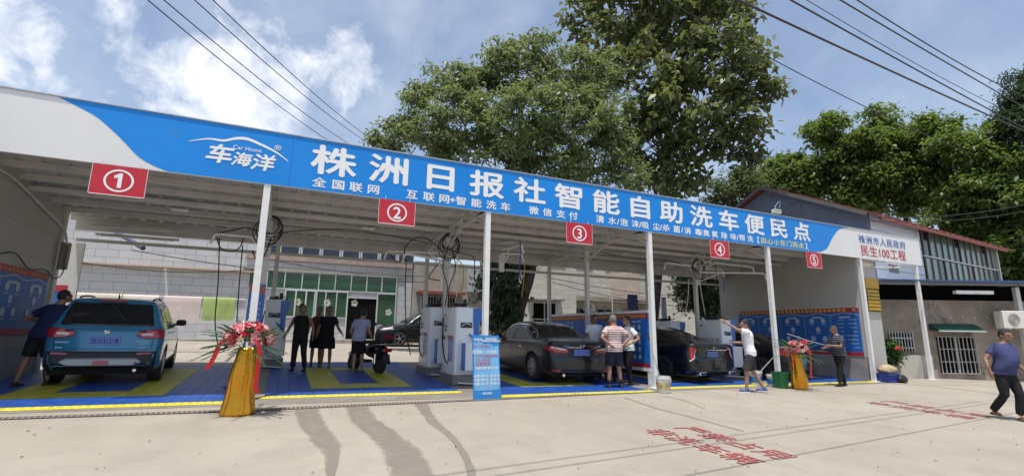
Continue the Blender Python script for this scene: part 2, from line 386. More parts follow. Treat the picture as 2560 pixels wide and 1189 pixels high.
# leaf litter
b = B(); rr = random.Random(3)
for i in range(210):
    x, y = rr.uniform(-3, 16), rr.uniform(3.2, 8.6); a = rr.uniform(0, 6.28); s = rr.uniform(.007, .024); z = gz(x, y)
    c, q = math.cos(a)*s, math.sin(a)*s
    b.add([(x+c, y+q, z+.012), (x-q*.5, y+c*.5, z+.02), (x-c, y-q, z+.008), (x+q*.5, y-c*.5, z+.014)], [(0, 1, 2, 3)], 0 if rr.random() < .7 else 1)
tag(b.obj('leaf_litter', [M('dry_leaf', (.07, .05, .035), .8), M('tan_leaf', (.25, .16, .08), .8)]), kind='stuff')
# ============================================================ shed
WHITE = M('painted_steel', (.74, .74, .725), .45, var=.07, scale=3, dirt=((.50, .47, .42), 5, .58))
SHEET = M('roof_sheet', (.55, .54, .51), .42, var=.10, scale=2, dirt=((.44, .42, .38), 2.5, .58))
STEEL = M('inner_steel', (.60, .59, .57), .5, var=.12, scale=3, dirt=((.4, .36, .32), 4, .6))
PX = [-0.46, 3.83, 8.29, 12.73, 17.24, 20.62]; FY, MY, BY = 9.42, 12.25, 14.88
def roofz(y): return 4.42 - (y-9.42)*.072
shed = thing('car_wash_shed', 'long white steel car wash shed with five open bays', 'shed', (6.2, 9.42, gz(6.2, 9.42)))
b = B()                                                  # ribbed roof sheet, ribs running down the fall
x = -4.9
while x < 17.3:
    for (x0, x1, h0, h1) in ((0, .26, 0, 0), (.26, .29, 0, .035), (.29, .35, .035, .035), (.35, .38, .035, 0)):
        P = [(x+x0, 9.46, roofz(9.46)+h0), (x+x1, 9.46, roofz(9.46)+h1), (x+x1, 15.3, roofz(15.3)+h1), (x+x0, 15.3, roofz(15.3)+h0)]
        b.quad(*P); b.quad(*[(q[0], q[1], q[2]+.05) for q in reversed(P)])
    x += .38
b.obj('roof', SHEET, shed)
for y in np.arange(9.75, 15.2, .72):
    b = B(); z = roofz(y)
    b.box((-4.85, y-.025, z-.13), (17.25, y+.025, z-.004)); b.box((-4.85, y+.027, z-.13), (17.25, y+.07, z-.118))
    b.obj('purlin', SHEET, shed)
for i, x in enumerate(PX):
    b = B(); zb = gz(x, FY)
    b.box((x-.055, FY-.05, zb-.1), (x+.055, FY+.06, 4.3)); b.box((x-.12, FY-.11, zb-.02), (x+.12, FY+.12, zb+.022))
    b.obj('front_post', WHITE, shed)
    if i in (1, 2, 3) or i == 0:
        b = B(); b.box((x-.055, MY-.055, gz(x, MY)-.1), (x+.055, MY+.055, 3.98)); b.obj('middle_post', STEEL, shed)
        b = B(); b.box((x+.12, BY-.055, gz(x, BY)-.1), (x+.23, BY+.055, 3.8)); b.obj('back_post', STEEL, shed)
        b = B()                                          # truss across the depth of the shed
        z0, z1 = roofz(9.5)-.16, roofz(15.)-.16
        b.bar((x, 9.5, z0), (x, 15.1, z1), .05); b.bar((x, 9.5, 3.98), (x, 15.1, 3.72), .06)
        for k, y in enumerate(np.arange(9.9, 14.9, .62)):
            zt = roofz(y)-.17; zl = 3.98-(y-9.5)*.046
            b.bar((x, y, zl), (x, y, zt), .03)
        b.bar((x, 9.5, 3.95), (x, 10.9, roofz(10.9)-.2), .06)
        b.bar((x, MY, 3.5), (x, MY-1.0, 3.9), .045); b.bar((x, MY, 3.5), (x, MY+.9, 3.82), .045)
        b.bar((x, FY, 3.6), (x+.0, FY+.7, 3.95), .045)
        b.obj('truss', STEEL, shed)
b = B(); b.box((-4.75, BY-.05, 3.68), (17.2, BY+.05, 3.92)); b.obj('back_beam', STEEL, shed)
b = B(); b.box((-4.75, MY-.04, 3.985), (17.2, MY+.04, 4.07)); b.obj('middle_beam', STEEL, shed)
b = B(); b.box((-4.7, BY-.03, 3.40), (17.1, BY+.03, 3.48)); b.obj('back_rail', STEEL, shed)
b = B(); b.box((-4.9, 14.15, gz(-4.8, 14)-.1), (-4.72, 14.3, 4.0)); b.obj('corner_post', STEEL, shed)
# hollow above the last bay: bracing only
b = B(); b.bar((17.3, 9.5, 3.95), (20.62, 9.9, 4.0), .06); b.bar((17.6, 11.5, 3.9), (20.6, 9.55, 3.86), .06); b.bar((17.3, 9.6, 4.6), (20.62, 9.6, 4.3), .05)
b.obj('end_brace', WHITE, shed)
PANEL = M('grey_wall_panel', (.44, .43, .405), .6, var=.06, scale=1.2, dirt=((.42, .41, .38), 1.6, .55))
b = B(); b.box((-4.86, 8.6, gz(-4.8, 10)-.2), (-4.76, 14.15, 4.5))
for z in np.arange(.95, 4.4, .6): b.box((-4.758, 8.6, z), (-4.75, 14.15, z+.012))
o = b.obj('side_wall', PANEL, shed); o['label'] = 'left side wall of seamed panels'
CEM = M('cement_render', (.30, .28, .25), .85, var=.22, scale=2.2, bump=.3, dirt=((.2, .18, .16), 3, .6))
b = B(); zb = gz(17.2, 12); b.box((17.2, 9.56, zb-.3), (17.35, 15.2, .72), 1); b.box((17.2, 9.56, .722), (17.35, 15.2, 4.55), 0)
b.box((17.352, 9.7, -.3), (18.62, 9.85, 4.6), 0); o = b.obj('side_wall', [PANEL, CEM], shed); o['label'] = 'right side wall with raw cement foot'
# ceiling lamps of the bays
LAMP = M('lamp_glass', (.8, .8, .78), .3); ALU = M('aluminium', (.6, .6, .6), .35, .8)
for (x, y, lab) in ((-2.35, 12.9, 'first bay ceiling beside number one board'), (1.85, 12.9, 'second bay ceiling beside number two board'), (5.95, 12.9, 'third bay ceiling'), (10.3, 12.9, 'fourth bay ceiling')):
    t = thing('ceiling_light', 'small flat floodlight on the '+lab, 'light', (x, y, roofz(y)-.2), group='flat floodlights under the shed roof')
    b = B(); z = roofz(y)-.15; b.cbox((x, y, z), (.34, .22, .05), bev=.015); b.box((x-.02, y-.02, z+.02), (x+.02, y+.02, z+.15)); b.obj('housing', ALU, t)
    b = B(); b.box((x-.14, y-.08, z-.03), (x+.14, y+.08, z-.026)); b.obj('lens', LAMP, t)
# ============================================================ sign board
BLUE = M('sign_blue', (.0, .225, .70), .42, var=.07, scale=.9, bump=.2, fine=2.2, dirt=((.03, .20, .56), 2.4, .56)); SWHITE = M('sign_white', (.72, .72, .72), .4, var=.04, scale=1)
LET = M('letter_white', (.82, .82, .82), .45, var=0); YEL = M('letter_yellow', (.72, .66, .18), .45, var=0)
SY = 9.36; sb = thing('sign_board', 'long blue and white sign board with white Chinese lettering along the roof edge', 'sign board', (8.2, SY, 3.92))
b = B(); b.box((-5.2, SY, 3.92), (20.98, SY+.05, 4.91)); b.obj('panel', SWHITE, sb)
Lc = smooth_path([(-3.5, 0, 4.905), (-3.05, 0, 4.71), (-2.83, 0, 4.55), (-2.59, 0, 4.33), (-2.38, 0, 4.12), (-2.17, 0, 4.0), (-1.95, 0, 3.925)], 5)
Rc = smooth_path([(16.75, 0, 4.905), (16.25, 0, 4.80), (15.98, 0, 4.62), (15.74, 0, 4.39), (15.5, 0, 4.12), (15.15, 0, 3.97), (14.75, 0, 3.925)], 5)
b = B(); nn = len(Lc)
for i in range(nn-1): b.quad(*[(q.x, SY-.003, q.z) for q in (Lc[i+1], Rc[i+1], Rc[i], Lc[i])])
b.obj('blue_field', BLUE, sb)
b = B(); YT = SY-.007; R_, U_ = (1, 0, 0), (0, 0, 1)
for i, ch in enumerate('株洲日报社智能自助洗车便民点'): b.text(ch, (.62+i*1.052, YT, 4.53), R_, U_, .84, .60, bold=.026)
b.obj('main_lettering', LET, sb)
b = B(); sub = [(.39, '全'), (.73, '国'), (1.05, '联'), (1.38, '网'), (2.14, '互'), (2.49, '联'), (2.82, '网'), (3.0, '+'), (3.19, '智'), (3.53, '能'), (3.88, '洗'), (4.22, '车'), (4.93, '微'), (5.28, '信'), (5.64, '支'), (5.98, '付'),
    (6.74, '清'), (7.1, '水'), (7.28, '/'), (7.46, '泡'), (7.81, '沫'), (7.97, '/'), (8.13, '吸'), (8.49, '尘'), (8.65, '/'), (8.82, '杀'), (9.18, '菌'), (9.37, '/'), (9.56, '消'), (9.94, '毒'), (10.07, '/'), (10.24, '臭'), (10.56, '氧'), (10.92, '除'), (11.28, '味'), (11.45, '/'), (11.63, '帮'), (11.96, '洗'), (12.22, '【'), (14.52, '】')]
for x, ch in sub: b.text(ch, (x, YT, 4.08), R_, U_, .25, .195, bold=.022)
b.obj('small_lettering', LET, sb)
b = B()
for i, ch in enumerate('田心小东门网点'): b.text(ch, (12.52+i*.28, YT, 4.08), R_, U_, .25, .195, bold=.022)
b.obj('yellow_lettering', YEL, sb)
b = B()
for i, ch in enumerate('株洲市人民政府'): b.text(ch, (17.42+i*.405, YT, 4.58), R_, U_, .38, .30, bold=.006)
b.obj('blue_lettering', M('letter_blue', (.02, .10, .42), .5, var=0), sb)
b = B()
for x, ch in ((17.5, '民'), (18.0, '生'), (18.36, '1'), (18.6, '0'), (18.84, '0'), (19.22, '工'), (19.72, '程')): b.text(ch, (x, YT, 4.2), R_, U_, .48, .39, bold=.008)
b.obj('red_lettering', M('letter_red', (.48, .02, .03), .5, var=0), sb)
# emblem: car outline stroke, three brush characters
b = B(); sw = smooth_path([(-1.72, 0, 4.50), (-1.45, 0, 4.595), (-1.22, 0, 4.605), (-1.02, 0, 4.685), (-.85, 0, 4.70), (-.66, 0, 4.645), (-.39, 0, 4.54), (-.17, 0, 4.40)], 6); k = len(sw)
for i in range(k-1):
    w0, w1 = [.004+.05*math.sin(math.pi*min(.97, max(.03, q/(k-1))))**.7*(.6+.4*q/(k-1)) for q in (i, i+1)]
    a, c = sw[i], sw[i+1]; b.quad((a.x, YT, a.z-w0*.6), (c.x, YT, c.z-w1*.6), (c.x, YT, c.z+w1*.6), (a.x, YT, a.z+w0*.6))
for ch, x, z, s in (('车', -1.24, 4.36, .42), ('海', -.90, 4.315, .31), ('洋', -.56, 4.31, .38)): b.text(ch, (x, YT, z), (1, 0, .03), (.2, 0, 1), s, s*.85, bold=.028)
for i, ch in enumerate('Car Home'): pass
b.text('Car Home', (-.84, YT, 4.525), R_, U_, .105, .105, bold=.004)
b.text('®', (-.36, YT, 4.63), R_, U_, .16, .13, bold=.004)
b.obj('emblem', LET, sb)
b = B()
for x in (-.12, 3.3, 6.75, 10.3, 13.55): b.box((x-.003, SY-.0045, 3.93), (x+.003, SY-.0035, 4.9))
b.obj('panel_seam', M('seam', (.0, .10, .42), .6), sb)
b = B(); b.box((-5.2, SY-.02, 4.912), (20.98, SY+.1, 4.93)); b.obj('top_trim', ALU, sb)
# lamp on the sign board's top
t = thing('flood_lamp', 'small pale lamp fixed on top of the blue sign board', 'lamp', (13.2, 9.4, 4.93))
b = B(); b.cbox((13.22, 9.36, 5.03), (.28, .16, .14), bev=.03); b.bar((13.22, 9.4, 4.93), (13.22, 9.4, 5.0), .04); b.obj('housing', M('pale_green_plastic', (.5, .62, .55), .5), t)
b = B(); b.tube(smooth_path([(13.2, 9.4, 5.1), (13.3, 9.42, 5.25), (13.55, 9.45, 5.42), (13.5, 9.45, 5.2)], 5), .012, 5); b.obj('wire', M('wire_blue', (.12, .2, .3), .5), t)
# number boards hanging from the sign
RED = M('board_red', (.50, .018, .035), .45, var=.05)
cn = ['first', 'second', 'third', 'fourth', 'fifth']
for i, (x0, ch) in enumerate(((-2.92, '1'), (1.5, '2'), (5.77, '3'), (10.32, '4'), (14.36, '5'))):
    x1 = x0+.72; t = thing('number_board', 'red board with circled white %s hanging over the %s bay' % (ch, cn[i]), 'number board', ((x0+x1)/2, 9.34, 3.9), group='red number boards over the bays')
    tl = (-.012, .02, -.006, .01, .008)[i]
    b = B(); b.box((x0, 9.33, 3.42), (x1, 9.342, 3.905)); b.obj('board', RED, t)
    cx, cz = (x0+x1)/2, 3.665; b = B(); kk = 40
    for a in range(kk):
        t0, t1 = 2*math.pi*a/kk, 2*math.pi*(a+1)/kk
        b.quad(*[(cx+r*math.cos(q), 9.327, cz+r*.95*math.sin(q)) for r, q in ((.165, t0), (.165, t1), (.195, t1), (.195, t0))])
    
    if ch == '1': b.add([(cx+q*.9-.01, 9.327, cz+z) for q, z in ((-.005, -.115), (.055, -.115), (.055, .125), (.012, .125), (-.065, .075), (-.052, .03), (-.005, .055))], [tuple(range(7))])
    else: b.text(ch, (cx, 9.327, cz+.005), R_, U_, .33, .33, bold=.02)
    b.obj('numeral', LET, t)
    b = B()
    for (a, c) in (((x0, 3.42), (x1, 3.43)), ((x0, 3.42), (x0+.006, 3.905)), ((x1-.006, 3.42), (x1, 3.905))): b.box((a[0], 9.328, a[1]), (c[0], 9.3295, c[1]))
    b.obj('white_edge', LET, t)
    b = B(); [b.tube([(q, 9.337, 3.88), (q, 9.325, 3.98)], .006, 5) for q in (x0+.12, x1-.12)]; b.obj('hanging_tie', LET, t)
# ============================================================ floor mats
TILE_B = M('mat_blue', (.012, .072, .33), .42, var=.25, scale=4, bump=.5, fine=55, dirt=((.05, .07, .16), 2.6, .54)); TILE_Y = M('mat_yellow', (.46, .42, .03), .5, var=.22, scale=4, bump=.5, fine=55, dirt=((.22, .20, .07), 2.6, .54))
EDGE = M('ramp_yellow', (.74, .64, .03), .5, var=.12, scale=8)
def mat(label, x0, x1, y0, y1, rings, bayn):
    t = thing('floor_mat', label, 'floor mat', ((x0+x1)/2, y0, gz((x0+x1)/2, y0)), group='interlocking tile mats of the wash bays')
    s = .2; nx = round((x1-x0)/s); ny = round((y1-y0)/s); b = B(); g = .003
    for i in range(nx):
        for j in range(ny):
            xa, ya = x0+i*s, y0+j*s; xc, yc = xa+s/2, ya+s/2; mi = 0
            for (a, bb, c, d, w_) in rings:
                if a < xc < bb and c < yc < d and not (a+w_ < xc < bb-w_ and c+w_ < yc < d-w_): mi = 1
            h = .022
            P = [(xa+g, ya+g), (xa+s-g, ya+g), (xa+s-g, ya+s-g), (xa+g, ya+s-g)]
            Q = [(xa, ya), (xa+s, ya), (xa+s, ya+s), (xa, ya+s)]
            top = [(q[0], q[1], gz(*q)+h) for q in P]; lo = [(q[0], q[1], gz(*q)+.008) for q in Q]
            b.add(lo+top, [(4, 5, 6, 7)]+[(k, (k+1) % 4, (k+1) % 4+4, k+4) for k in range(4)], mi)
    b.obj('tiles', [TILE_B, TILE_Y], t)
    b = B(); k = round((x1-x0)/.1)
    for i in range(k):
        xa = x0-.08+i*(x1-x0+.16)/k; xb = x0-.08+(i+1)*(x1-x0+.16)/k-.004
        f = lambda x, y, h: (x, y, gz(x, y)+h)
        b.hexa([f(xa, y0-.13, .006), f(xb, y0-.13, .006), f(xb, y0, .006), f(xa, y0, .006), f(xa, y0-.13, .009), f(xb, y0-.13, .009), f(xb, y0-.002, .026), f(xa, y0-.002, .026)])
        for q in (.035, .07, .10):
            b.cbox(f((xa+xb)/2, y0-.13+q, .014+q*.1), (.05, .012, .012))
    b.obj('ramp_edge', EDGE, t)
mat('blue tile mat under the teal car in bay one', -4.7, -.7, 9.33, 14.9, [(-3.9, -1.7, 10.2, 14.4, .6)], 1)
mat('blue tile mat with clear yellow frame in bay two', -.16, 3.35, 9.72, 15.9, [(.64, 2.65, 10.6, 14.4, .6)], 2)
mat('blue tile mat under the brown black sedan in bay three', 4.0, 7.75, 9.06, 14.9, [(4.9, 7.1, 10.1, 14.2, .6)], 3)
mat('blue tile mat under the black sedan in bay four', 8.62, 12.3, 9.42, 14.9, [(9.5, 11.7, 10.4, 14.2, .6)], 4)
mat('blue tile mat under the wet car in bay five', 13.05, 17.05, 9.42, 14.9, [(13.9, 16.2, 10.4, 14.2, .6)], 5)
# drain grate along the front
t = thing('drain_grate', 'long slotted steel drain grate in front of the bays', 'drain', (1.5, 8.65, gz(1.5, 8.65)))
b = B(); P0, P1 = Vector((-6, 8.8, 0)), Vector((3.5, 8.74, 0)); P2 = Vector((7.5, 8.93, 0))
def gp(a, c, t_, off, h):
    q = a.lerp(c, t_); d = (c-a).normalized(); q = q+Vector((-d.y, d.x, 0))*off; return (q.x, q.y, gz(q.x, q.y)+h)
DRX = [Vector((-6, 8.72, 0)), Vector((-.2, 8.56, 0)), Vector((1.3, 8.66, 0)), Vector((3.4, 8.73, 0)), Vector((6.2, 8.9, 0)), Vector((7.9, 8.98, 0))]
sl = B()
for a, c in zip(DRX[:-1], DRX[1:]):
    b.quad(gp(a, c, 0, -.085, .005), gp(a, c, 1, -.085, .005), gp(a, c, 1, .085, .005), gp(a, c, 0, .085, .005), mi=1)
    L = (c-a).length; k = int(L/.062)
    for i in range(k):
        t0, t1 = i/k, (i+.55)/k
        b.quad(gp(a, c, t0, -.07, .012), gp(a, c, t1+.12*0, -.07, .012), gp(a, c, t1, .07, .012), gp(a, c, t0, .07, .012))
    for o_ in (-.088, .068): b.quad(gp(a, c, 0, o_, .013), gp(a, c, 1, o_, .013), gp(a, c, 1, o_+.02, .013), gp(a, c, 0, o_+.02, .013))
b.obj('grate', [M('grate_steel', (.27, .245, .21), .7, .2), M('drain_dark', (.05, .045, .04), .9)], t)
# ============================================================ cars
def interp(keys, y):
    ys = [k[0] for k in keys]; vs = [k[1] for k in keys]; nK = len(ys)
    if y <= ys[0]: return vs[0]
    if y >= ys[-1]: return vs[-1]
    i = max(j for j in range(nK) if ys[j] <= y); i = min(i, nK-2)
    h = ys[i+1]-ys[i]; t = (y-ys[i])/h
    def slope(j):
        if j == 0: return (vs[1]-vs[0])/(ys[1]-ys[0])
        if j == nK-1: return (vs[-1]-vs[-2])/(ys[-1]-ys[-2])
        a = (vs[j]-vs[j-1])/(ys[j]-ys[j-1]); c = (vs[j+1]-vs[j])/(ys[j+1]-ys[j])
        return 0 if a*c <= 0 else 2*a*c/(a+c)
    m0, m1 = slope(i)*h, slope(i+1)*h
    return (2*t**3-3*t*t+1)*vs[i]+(t**3-2*t*t+t)*m0+(-2*t**3+3*t*t)*vs[i+1]+(t**3-t*t)*m1
class Car:
    def __init__(s, S):
        s.S = S; L, W = S['L'], S['W']; s.L, s.W = L, W
        ys = sorted(set([0, .015, .04, .08, .13] + list(np.arange(.2, L-.2, .05)) + [L-.13, L-.08, L-.04, L-.015, L]))
        nk = 13; rows = []; fine = 5
        for y in ys:
            wd = interp(S['w'], y)*W/2; zb = interp(S['zb'], y); zs = interp(S['zs'], y); zr = max(interp(S['zr'], y), zs+.012); wr = interp(S['wr'], y)*W/2
            P = [(wd*.80, zb), (wd*.93, zb+.02), (wd*.975, zb+.12), (wd*.985, zb+(zs-zb)*.35), (wd*1.0, zb+(zs-zb)*.66), (wd*.992, zs-.10), (wd*.965, zs-.012)]
            k = zr-zs; e = min(.07, k*.3); wi = wd*.93
            wr2 = min(wr, wi-.004); P += [(wi, zs+min(.012, k*.3)), (wi+(wr2-wi)*.5, zs+k*.5), (wr2, zr-e), (wr2*.93, zr-e*.35), (wr2*.6, zr-e*.04), (0, zr)]
            pts = []
            for i in range(len(P)-1):
                a, c = P[i], P[i+1]; q = 4 if i in (2, 3, 4, 7, 8) else 3
                for t in range(q): pts.append((a[0]+(c[0]-a[0])*t/q, a[1]+(c[1]-a[1])*t/q))
            pts.append(P[-1]); rows.append(pts)
        # smooth each section a little
        sm = []
        for pts in rows:
            q = [list(p) for p in pts]
            for _ in range(2):
                r = [list(p) for p in q]
                for i in range(1, len(q)-1):
                    q[i] = [(r[i-1][0]+2*r[i][0]+r[i+1][0])/4, (r[i-1][1]+2*r[i][1]+r[i+1][1])/4]
            sm.append(q)
        rk, fr = S.get('rake', []), S.get('frake', [])
        m = len(sm[0]); v = []; 
        for y, pts in zip(ys, sm):
            for sg in (1, -1):
                for (x, z) in (pts if sg == 1 else pts[-2::-1]):
                    yy = y
                    if y < .5 and rk: yy += interp(rk, z)*(1-y/.5)**1.5
                    if y > L-.5 and fr: yy -= interp(fr, z)*(1-(L-y)/.5)**1.5
                    xx = abs(x)/(W/2)
                    if y < .5: yy += S.get('bow', .14)*xx**2.6*(1-y/.5)
                    if y > L-.6: yy -= .32*xx**2.4*(1-(L-y)/.6)
                    v.append(Vector((sg*x, yy, z)))
        w_ = 2*m-1; f = []
        for i in range(len(ys)-1):
            for j in range(w_-1): f.append((i*w_+j, i*w_+j+1, (i+1)*w_+j+1, (i+1)*w_+j))
        for base, flip in ((0, 1), ((len(ys)-1)*w_, 0)):      # end caps as strips between right and left halves
            for j in range(m-1):
                q = (base+j, base+j+1, base+w_-2-j, base+w_-1-j); q = tuple(dict.fromkeys(q))
                f.append(q[::-1] if flip else q)
        # wheel arches
        R = S['R']+.055; s.R = S['R']; keep = []
        wc = [(S['wy'][0], s.R), (S['wy'][1], s.R)]
        inside = lambda p: any((p.y-c[0])**2+(p.z-c[1])**2 < R*R for c in wc) and abs(p.x) > W*.30
        ins = [inside(p) for p in v]
        for q in f:
            if not all(ins[i] for i in q): keep.append(q)
        used = set(i for q in keep for i in q)
        for i in used:
            if ins[i]:
                p = v[i]; c = min(wc, key=lambda c: (p.y-c[0])**2+(p.z-c[1])**2); d = Vector((0, p.y-c[0], p.z-c[1]))
                if d.length > 1e-4: d = d.normalized()*R; p.y, p.z = c[0]+d.y, c[1]+d.z
        s.v, s.f = v, keep; s.bvh = BVHTree.FromPolygons([tuple(p) for p in v], keep)
    def body(s): 
        b = B(); b.add(s.v, s.f); return b
    def hit(s, a, c, plane, sg):
        if plane == 'rear': o, d = (a, -2, c), (0, 1, 0)
        elif plane == 'front': o, d = (a, s.L+2, c), (0, -1, 0)
        elif plane == 'side': o, d = (sg*3, a, c), (-sg, 0, 0)
        else: o, d = (a, c, 4), (0, 0, -1)
        h = s.bvh.ray_cast(Vector(o), Vector(d))
        if h[0] is None: return None, None
        nn = h[1]; 
        if nn.dot(Vector(d)) > 0: nn = -nn
        return h[0], nn
    def patch(s, poly, plane='rear', sg=1, off=.006, thick=.012, grid=.06, bb=None, mi=0, round_=0):
        poly = [Vector((p[0], p[1])) for p in poly]
        if round_:
            q = []
            for i in range(len(poly)):
                a, c, d = poly[i-1], poly[i], poly[(i+1) % len(poly)]; r1 = min(round_, (a-c).length*.45); r2 = min(round_, (d-c).length*.45)
                p1, p2 = c+(a-c).normalized()*r1, c+(d-c).normalized()*r2
                for t in np.linspace(0, 1, 6): q.append(p1*(1-t)**2+c*2*t*(1-t)+p2*t*t)
            poly = q
        out = []
        for i in range(len(poly)):
            a, c = poly[i], poly[(i+1) % len(poly)]; k = max(1, int((c-a).length/grid))
            for t in range(k): out.append(a.lerp(c, t/k))
        nO = len(out); x0, x1 = min(p.x for p in out), max(p.x for p in out); y0, y1 = min(p.y for p in out), max(p.y for p in out)
        pts = list(out)
        for gx in np.arange(x0+grid/2, x1, grid):
            for gy in np.arange(y0+grid/2, y1, grid): pts.append(Vector((gx, gy)))
        V2, E2, F2, *_ = geometry.delaunay_2d_cdt(pts, [], [list(range(nO))], 1, 1e-5)
        top, low, ok = [], [], []
        for q in V2:
            h, nn = s.hit(q.x, q.y, plane, sg)
            ok.append(h is not None)
            if h is None: top.append(Vector((0, 0, 0))); low.append(Vector((0, 0, 0))); continue
            top.append(h+nn*off); low.append(h+nn*(off-thick))
        bb = bb or B(); k = len(V2); fs = []; edges = {}
        for q in F2:
            if not all(ok[i] for i in q): continue
            fs.append(tuple(q))
            for i in range(len(q)): e = (q[i], q[(i+1) % len(q)]); edges[e] = 1
        sd = [(a, c, c+k, a+k) for (a, c) in edges if (c, a) not in edges]
        # orient outward
        flip = False
        if fs:
            q = fs[0]; nf = (top[q[1]]-top[q[0]]).cross(top[q[2]]-top[q[0]]); h, nn = s.hit(V2[q[0]].x, V2[q[0]].y, plane, sg)
            flip = nf.dot(nn) < 0
        if flip: fs = [q[::-1] for q in fs]
        else: sd = [q[::-1] for q in sd]
        bb.add(top+low, fs+sd, mi); return bb
    def line(s, pts, wd, plane, sg=1, off=.003, bb=None, mi=0):
        bb = bb or B(); P = []
        pts = [Vector((p[0], p[1])) for p in pts]; Q = []
        for a, c in zip(pts[:-1], pts[1:]):
            k = max(1, int((c-a).length/.05)); Q += [a.lerp(c, t/k) for t in range(k)]
        Q.append(pts[-1])
        for i, q in enumerate(Q):
            d = Q[min(i+1, len(Q)-1)]-Q[max(i-1, 0)]; d = Vector((-d.y, d.x)).normalized()*wd/2
            pr = []
            for e in (q-d, q+d):
                h, nn = s.hit(e.x, e.y, plane, sg); pr.append(h+nn*off if h is not None else None)
            P.append(pr)
        for i in range(len(P)-1):
            if all(x is not None for x in P[i]+P[i+1]): bb.quad(P[i][0], P[i][1], P[i+1][1], P[i+1][0], mi=mi)
        return bb
GLASS = M('tinted_glass', (.012, .014, .016), .04, var=0, spec=.6); TYRE = M('tyre_rubber', (.022, .022, .023), .8, var=.15, scale=20)
RIM = M('alloy_rim', (.42, .42, .43), .3, .85, var=.05); RIMD = M('dark_rim', (.10, .10, .105), .35, .7, var=.05); BLK = M('black_plastic', (.022, .022, .024), .55, var=.2, scale=12)
CHROME = M('chrome', (.75, .75, .76), .12, 1.0, var=0); LAMPR = M('tail_red', (.42, .008, .012), .15, var=0, coat=1); LAMPW = M('lamp_clear', (.62, .58, .58), .15, var=0, coat=1)
PLATE = M('plate_blue', (.015, .07, .40), .4, var=0); PLW = M('plate_white', (.62, .66, .78), .4, var=0); PLB = M('plate_pale_blue', (.16, .25, .58), .45, var=0)
DARK = M('dark_void', (.006, .006, .006), .9, var=0); SKID = M('silver_trim', (.36, .37, .38), .4, .4); SEAM = M('panel_gap', (.004, .004, .004), .8, var=0)
def wheel(parent, x, y, R, wd, sg, rim, spokes=10):
    w_ = B(); k = 28
    prof = [(R*.66, -wd/2), (R*.95, -wd/2), (R, -wd/2+.03), (R, wd/2-.03), (R*.95, wd/2), (R*.66, wd/2)]
    rings = [[(x+o, y+r*math.cos(2*math.pi*j/k), R+r*math.sin(2*math.pi*j/k)) for j in range(k)] for r, o in prof]
    w_.loft(rings, False); w_.loft([rings[-1], rings[0]], False)
    wo = w_.obj('wheel', TYRE, parent, smooth=True, local=True, auto=40); wo['label'] = 'alloy wheel with black tyre'
    r_ = B(); xo = x+sg*(wd/2-.01); Ri = R*.68
    def ring(r, o): return [(x+sg*(wd/2+o), y+r*math.cos(2*math.pi*j/k), R+r*math.sin(2*math.pi*j/k)) for j in range(k)]
    r_.loft([ring(Ri, -.1), ring(Ri, .0), ring(Ri*.92, .0), ring(Ri*.9, -.1)], False)
    for i in range(spokes):
        a = 2*math.pi*i/spokes
        for (t0, t1) in ((-.5, .5),):
            p = []
            for rr_, ww in ((R*.12, .05), (Ri*.93, .035)):
                for e in (-1, 1):
                    for o in (-.035, -.008):
                        da = e*ww*.5/rr_
                        p.append((x+sg*(wd/2+o), y+rr_*math.cos(a+da), R+rr_*math.sin(a+da)))
            r_.hexa([p[0], p[2], p[6], p[4], p[1], p[3], p[7], p[5]])
    r_.lathe((0, 0, 0), [(0, 0)], 3) if False else None
    r_.loft([ring(R*.16, -.06), ring(R*.16, -.004), ring(R*.1, .004)], True)
    r_.obj('rim', rim, wo, local=True)
    d_ = B(); d_.loft([ring(Ri*.95, -.12), ring(Ri*.95, -.115)], True); d_.obj('brake_disc', DARK, wo, local=True)
def place_car(root, o, yaw):
    x, y = o; z = gz(x, y); n_ = Vector((.0137, -.032, 1)).normalized()
    f = Vector((-math.sin(yaw), math.cos(yaw), 0)); f = (f-n_*f.dot(n_)).normalized(); r = f.cross(n_)
    root.matrix_world = Matrix(((r.x, f.x, n_.x, x), (r.y, f.y, n_.y, y), (r.z, f.z, n_.z, z+.022), (0, 0, 0, 1)))
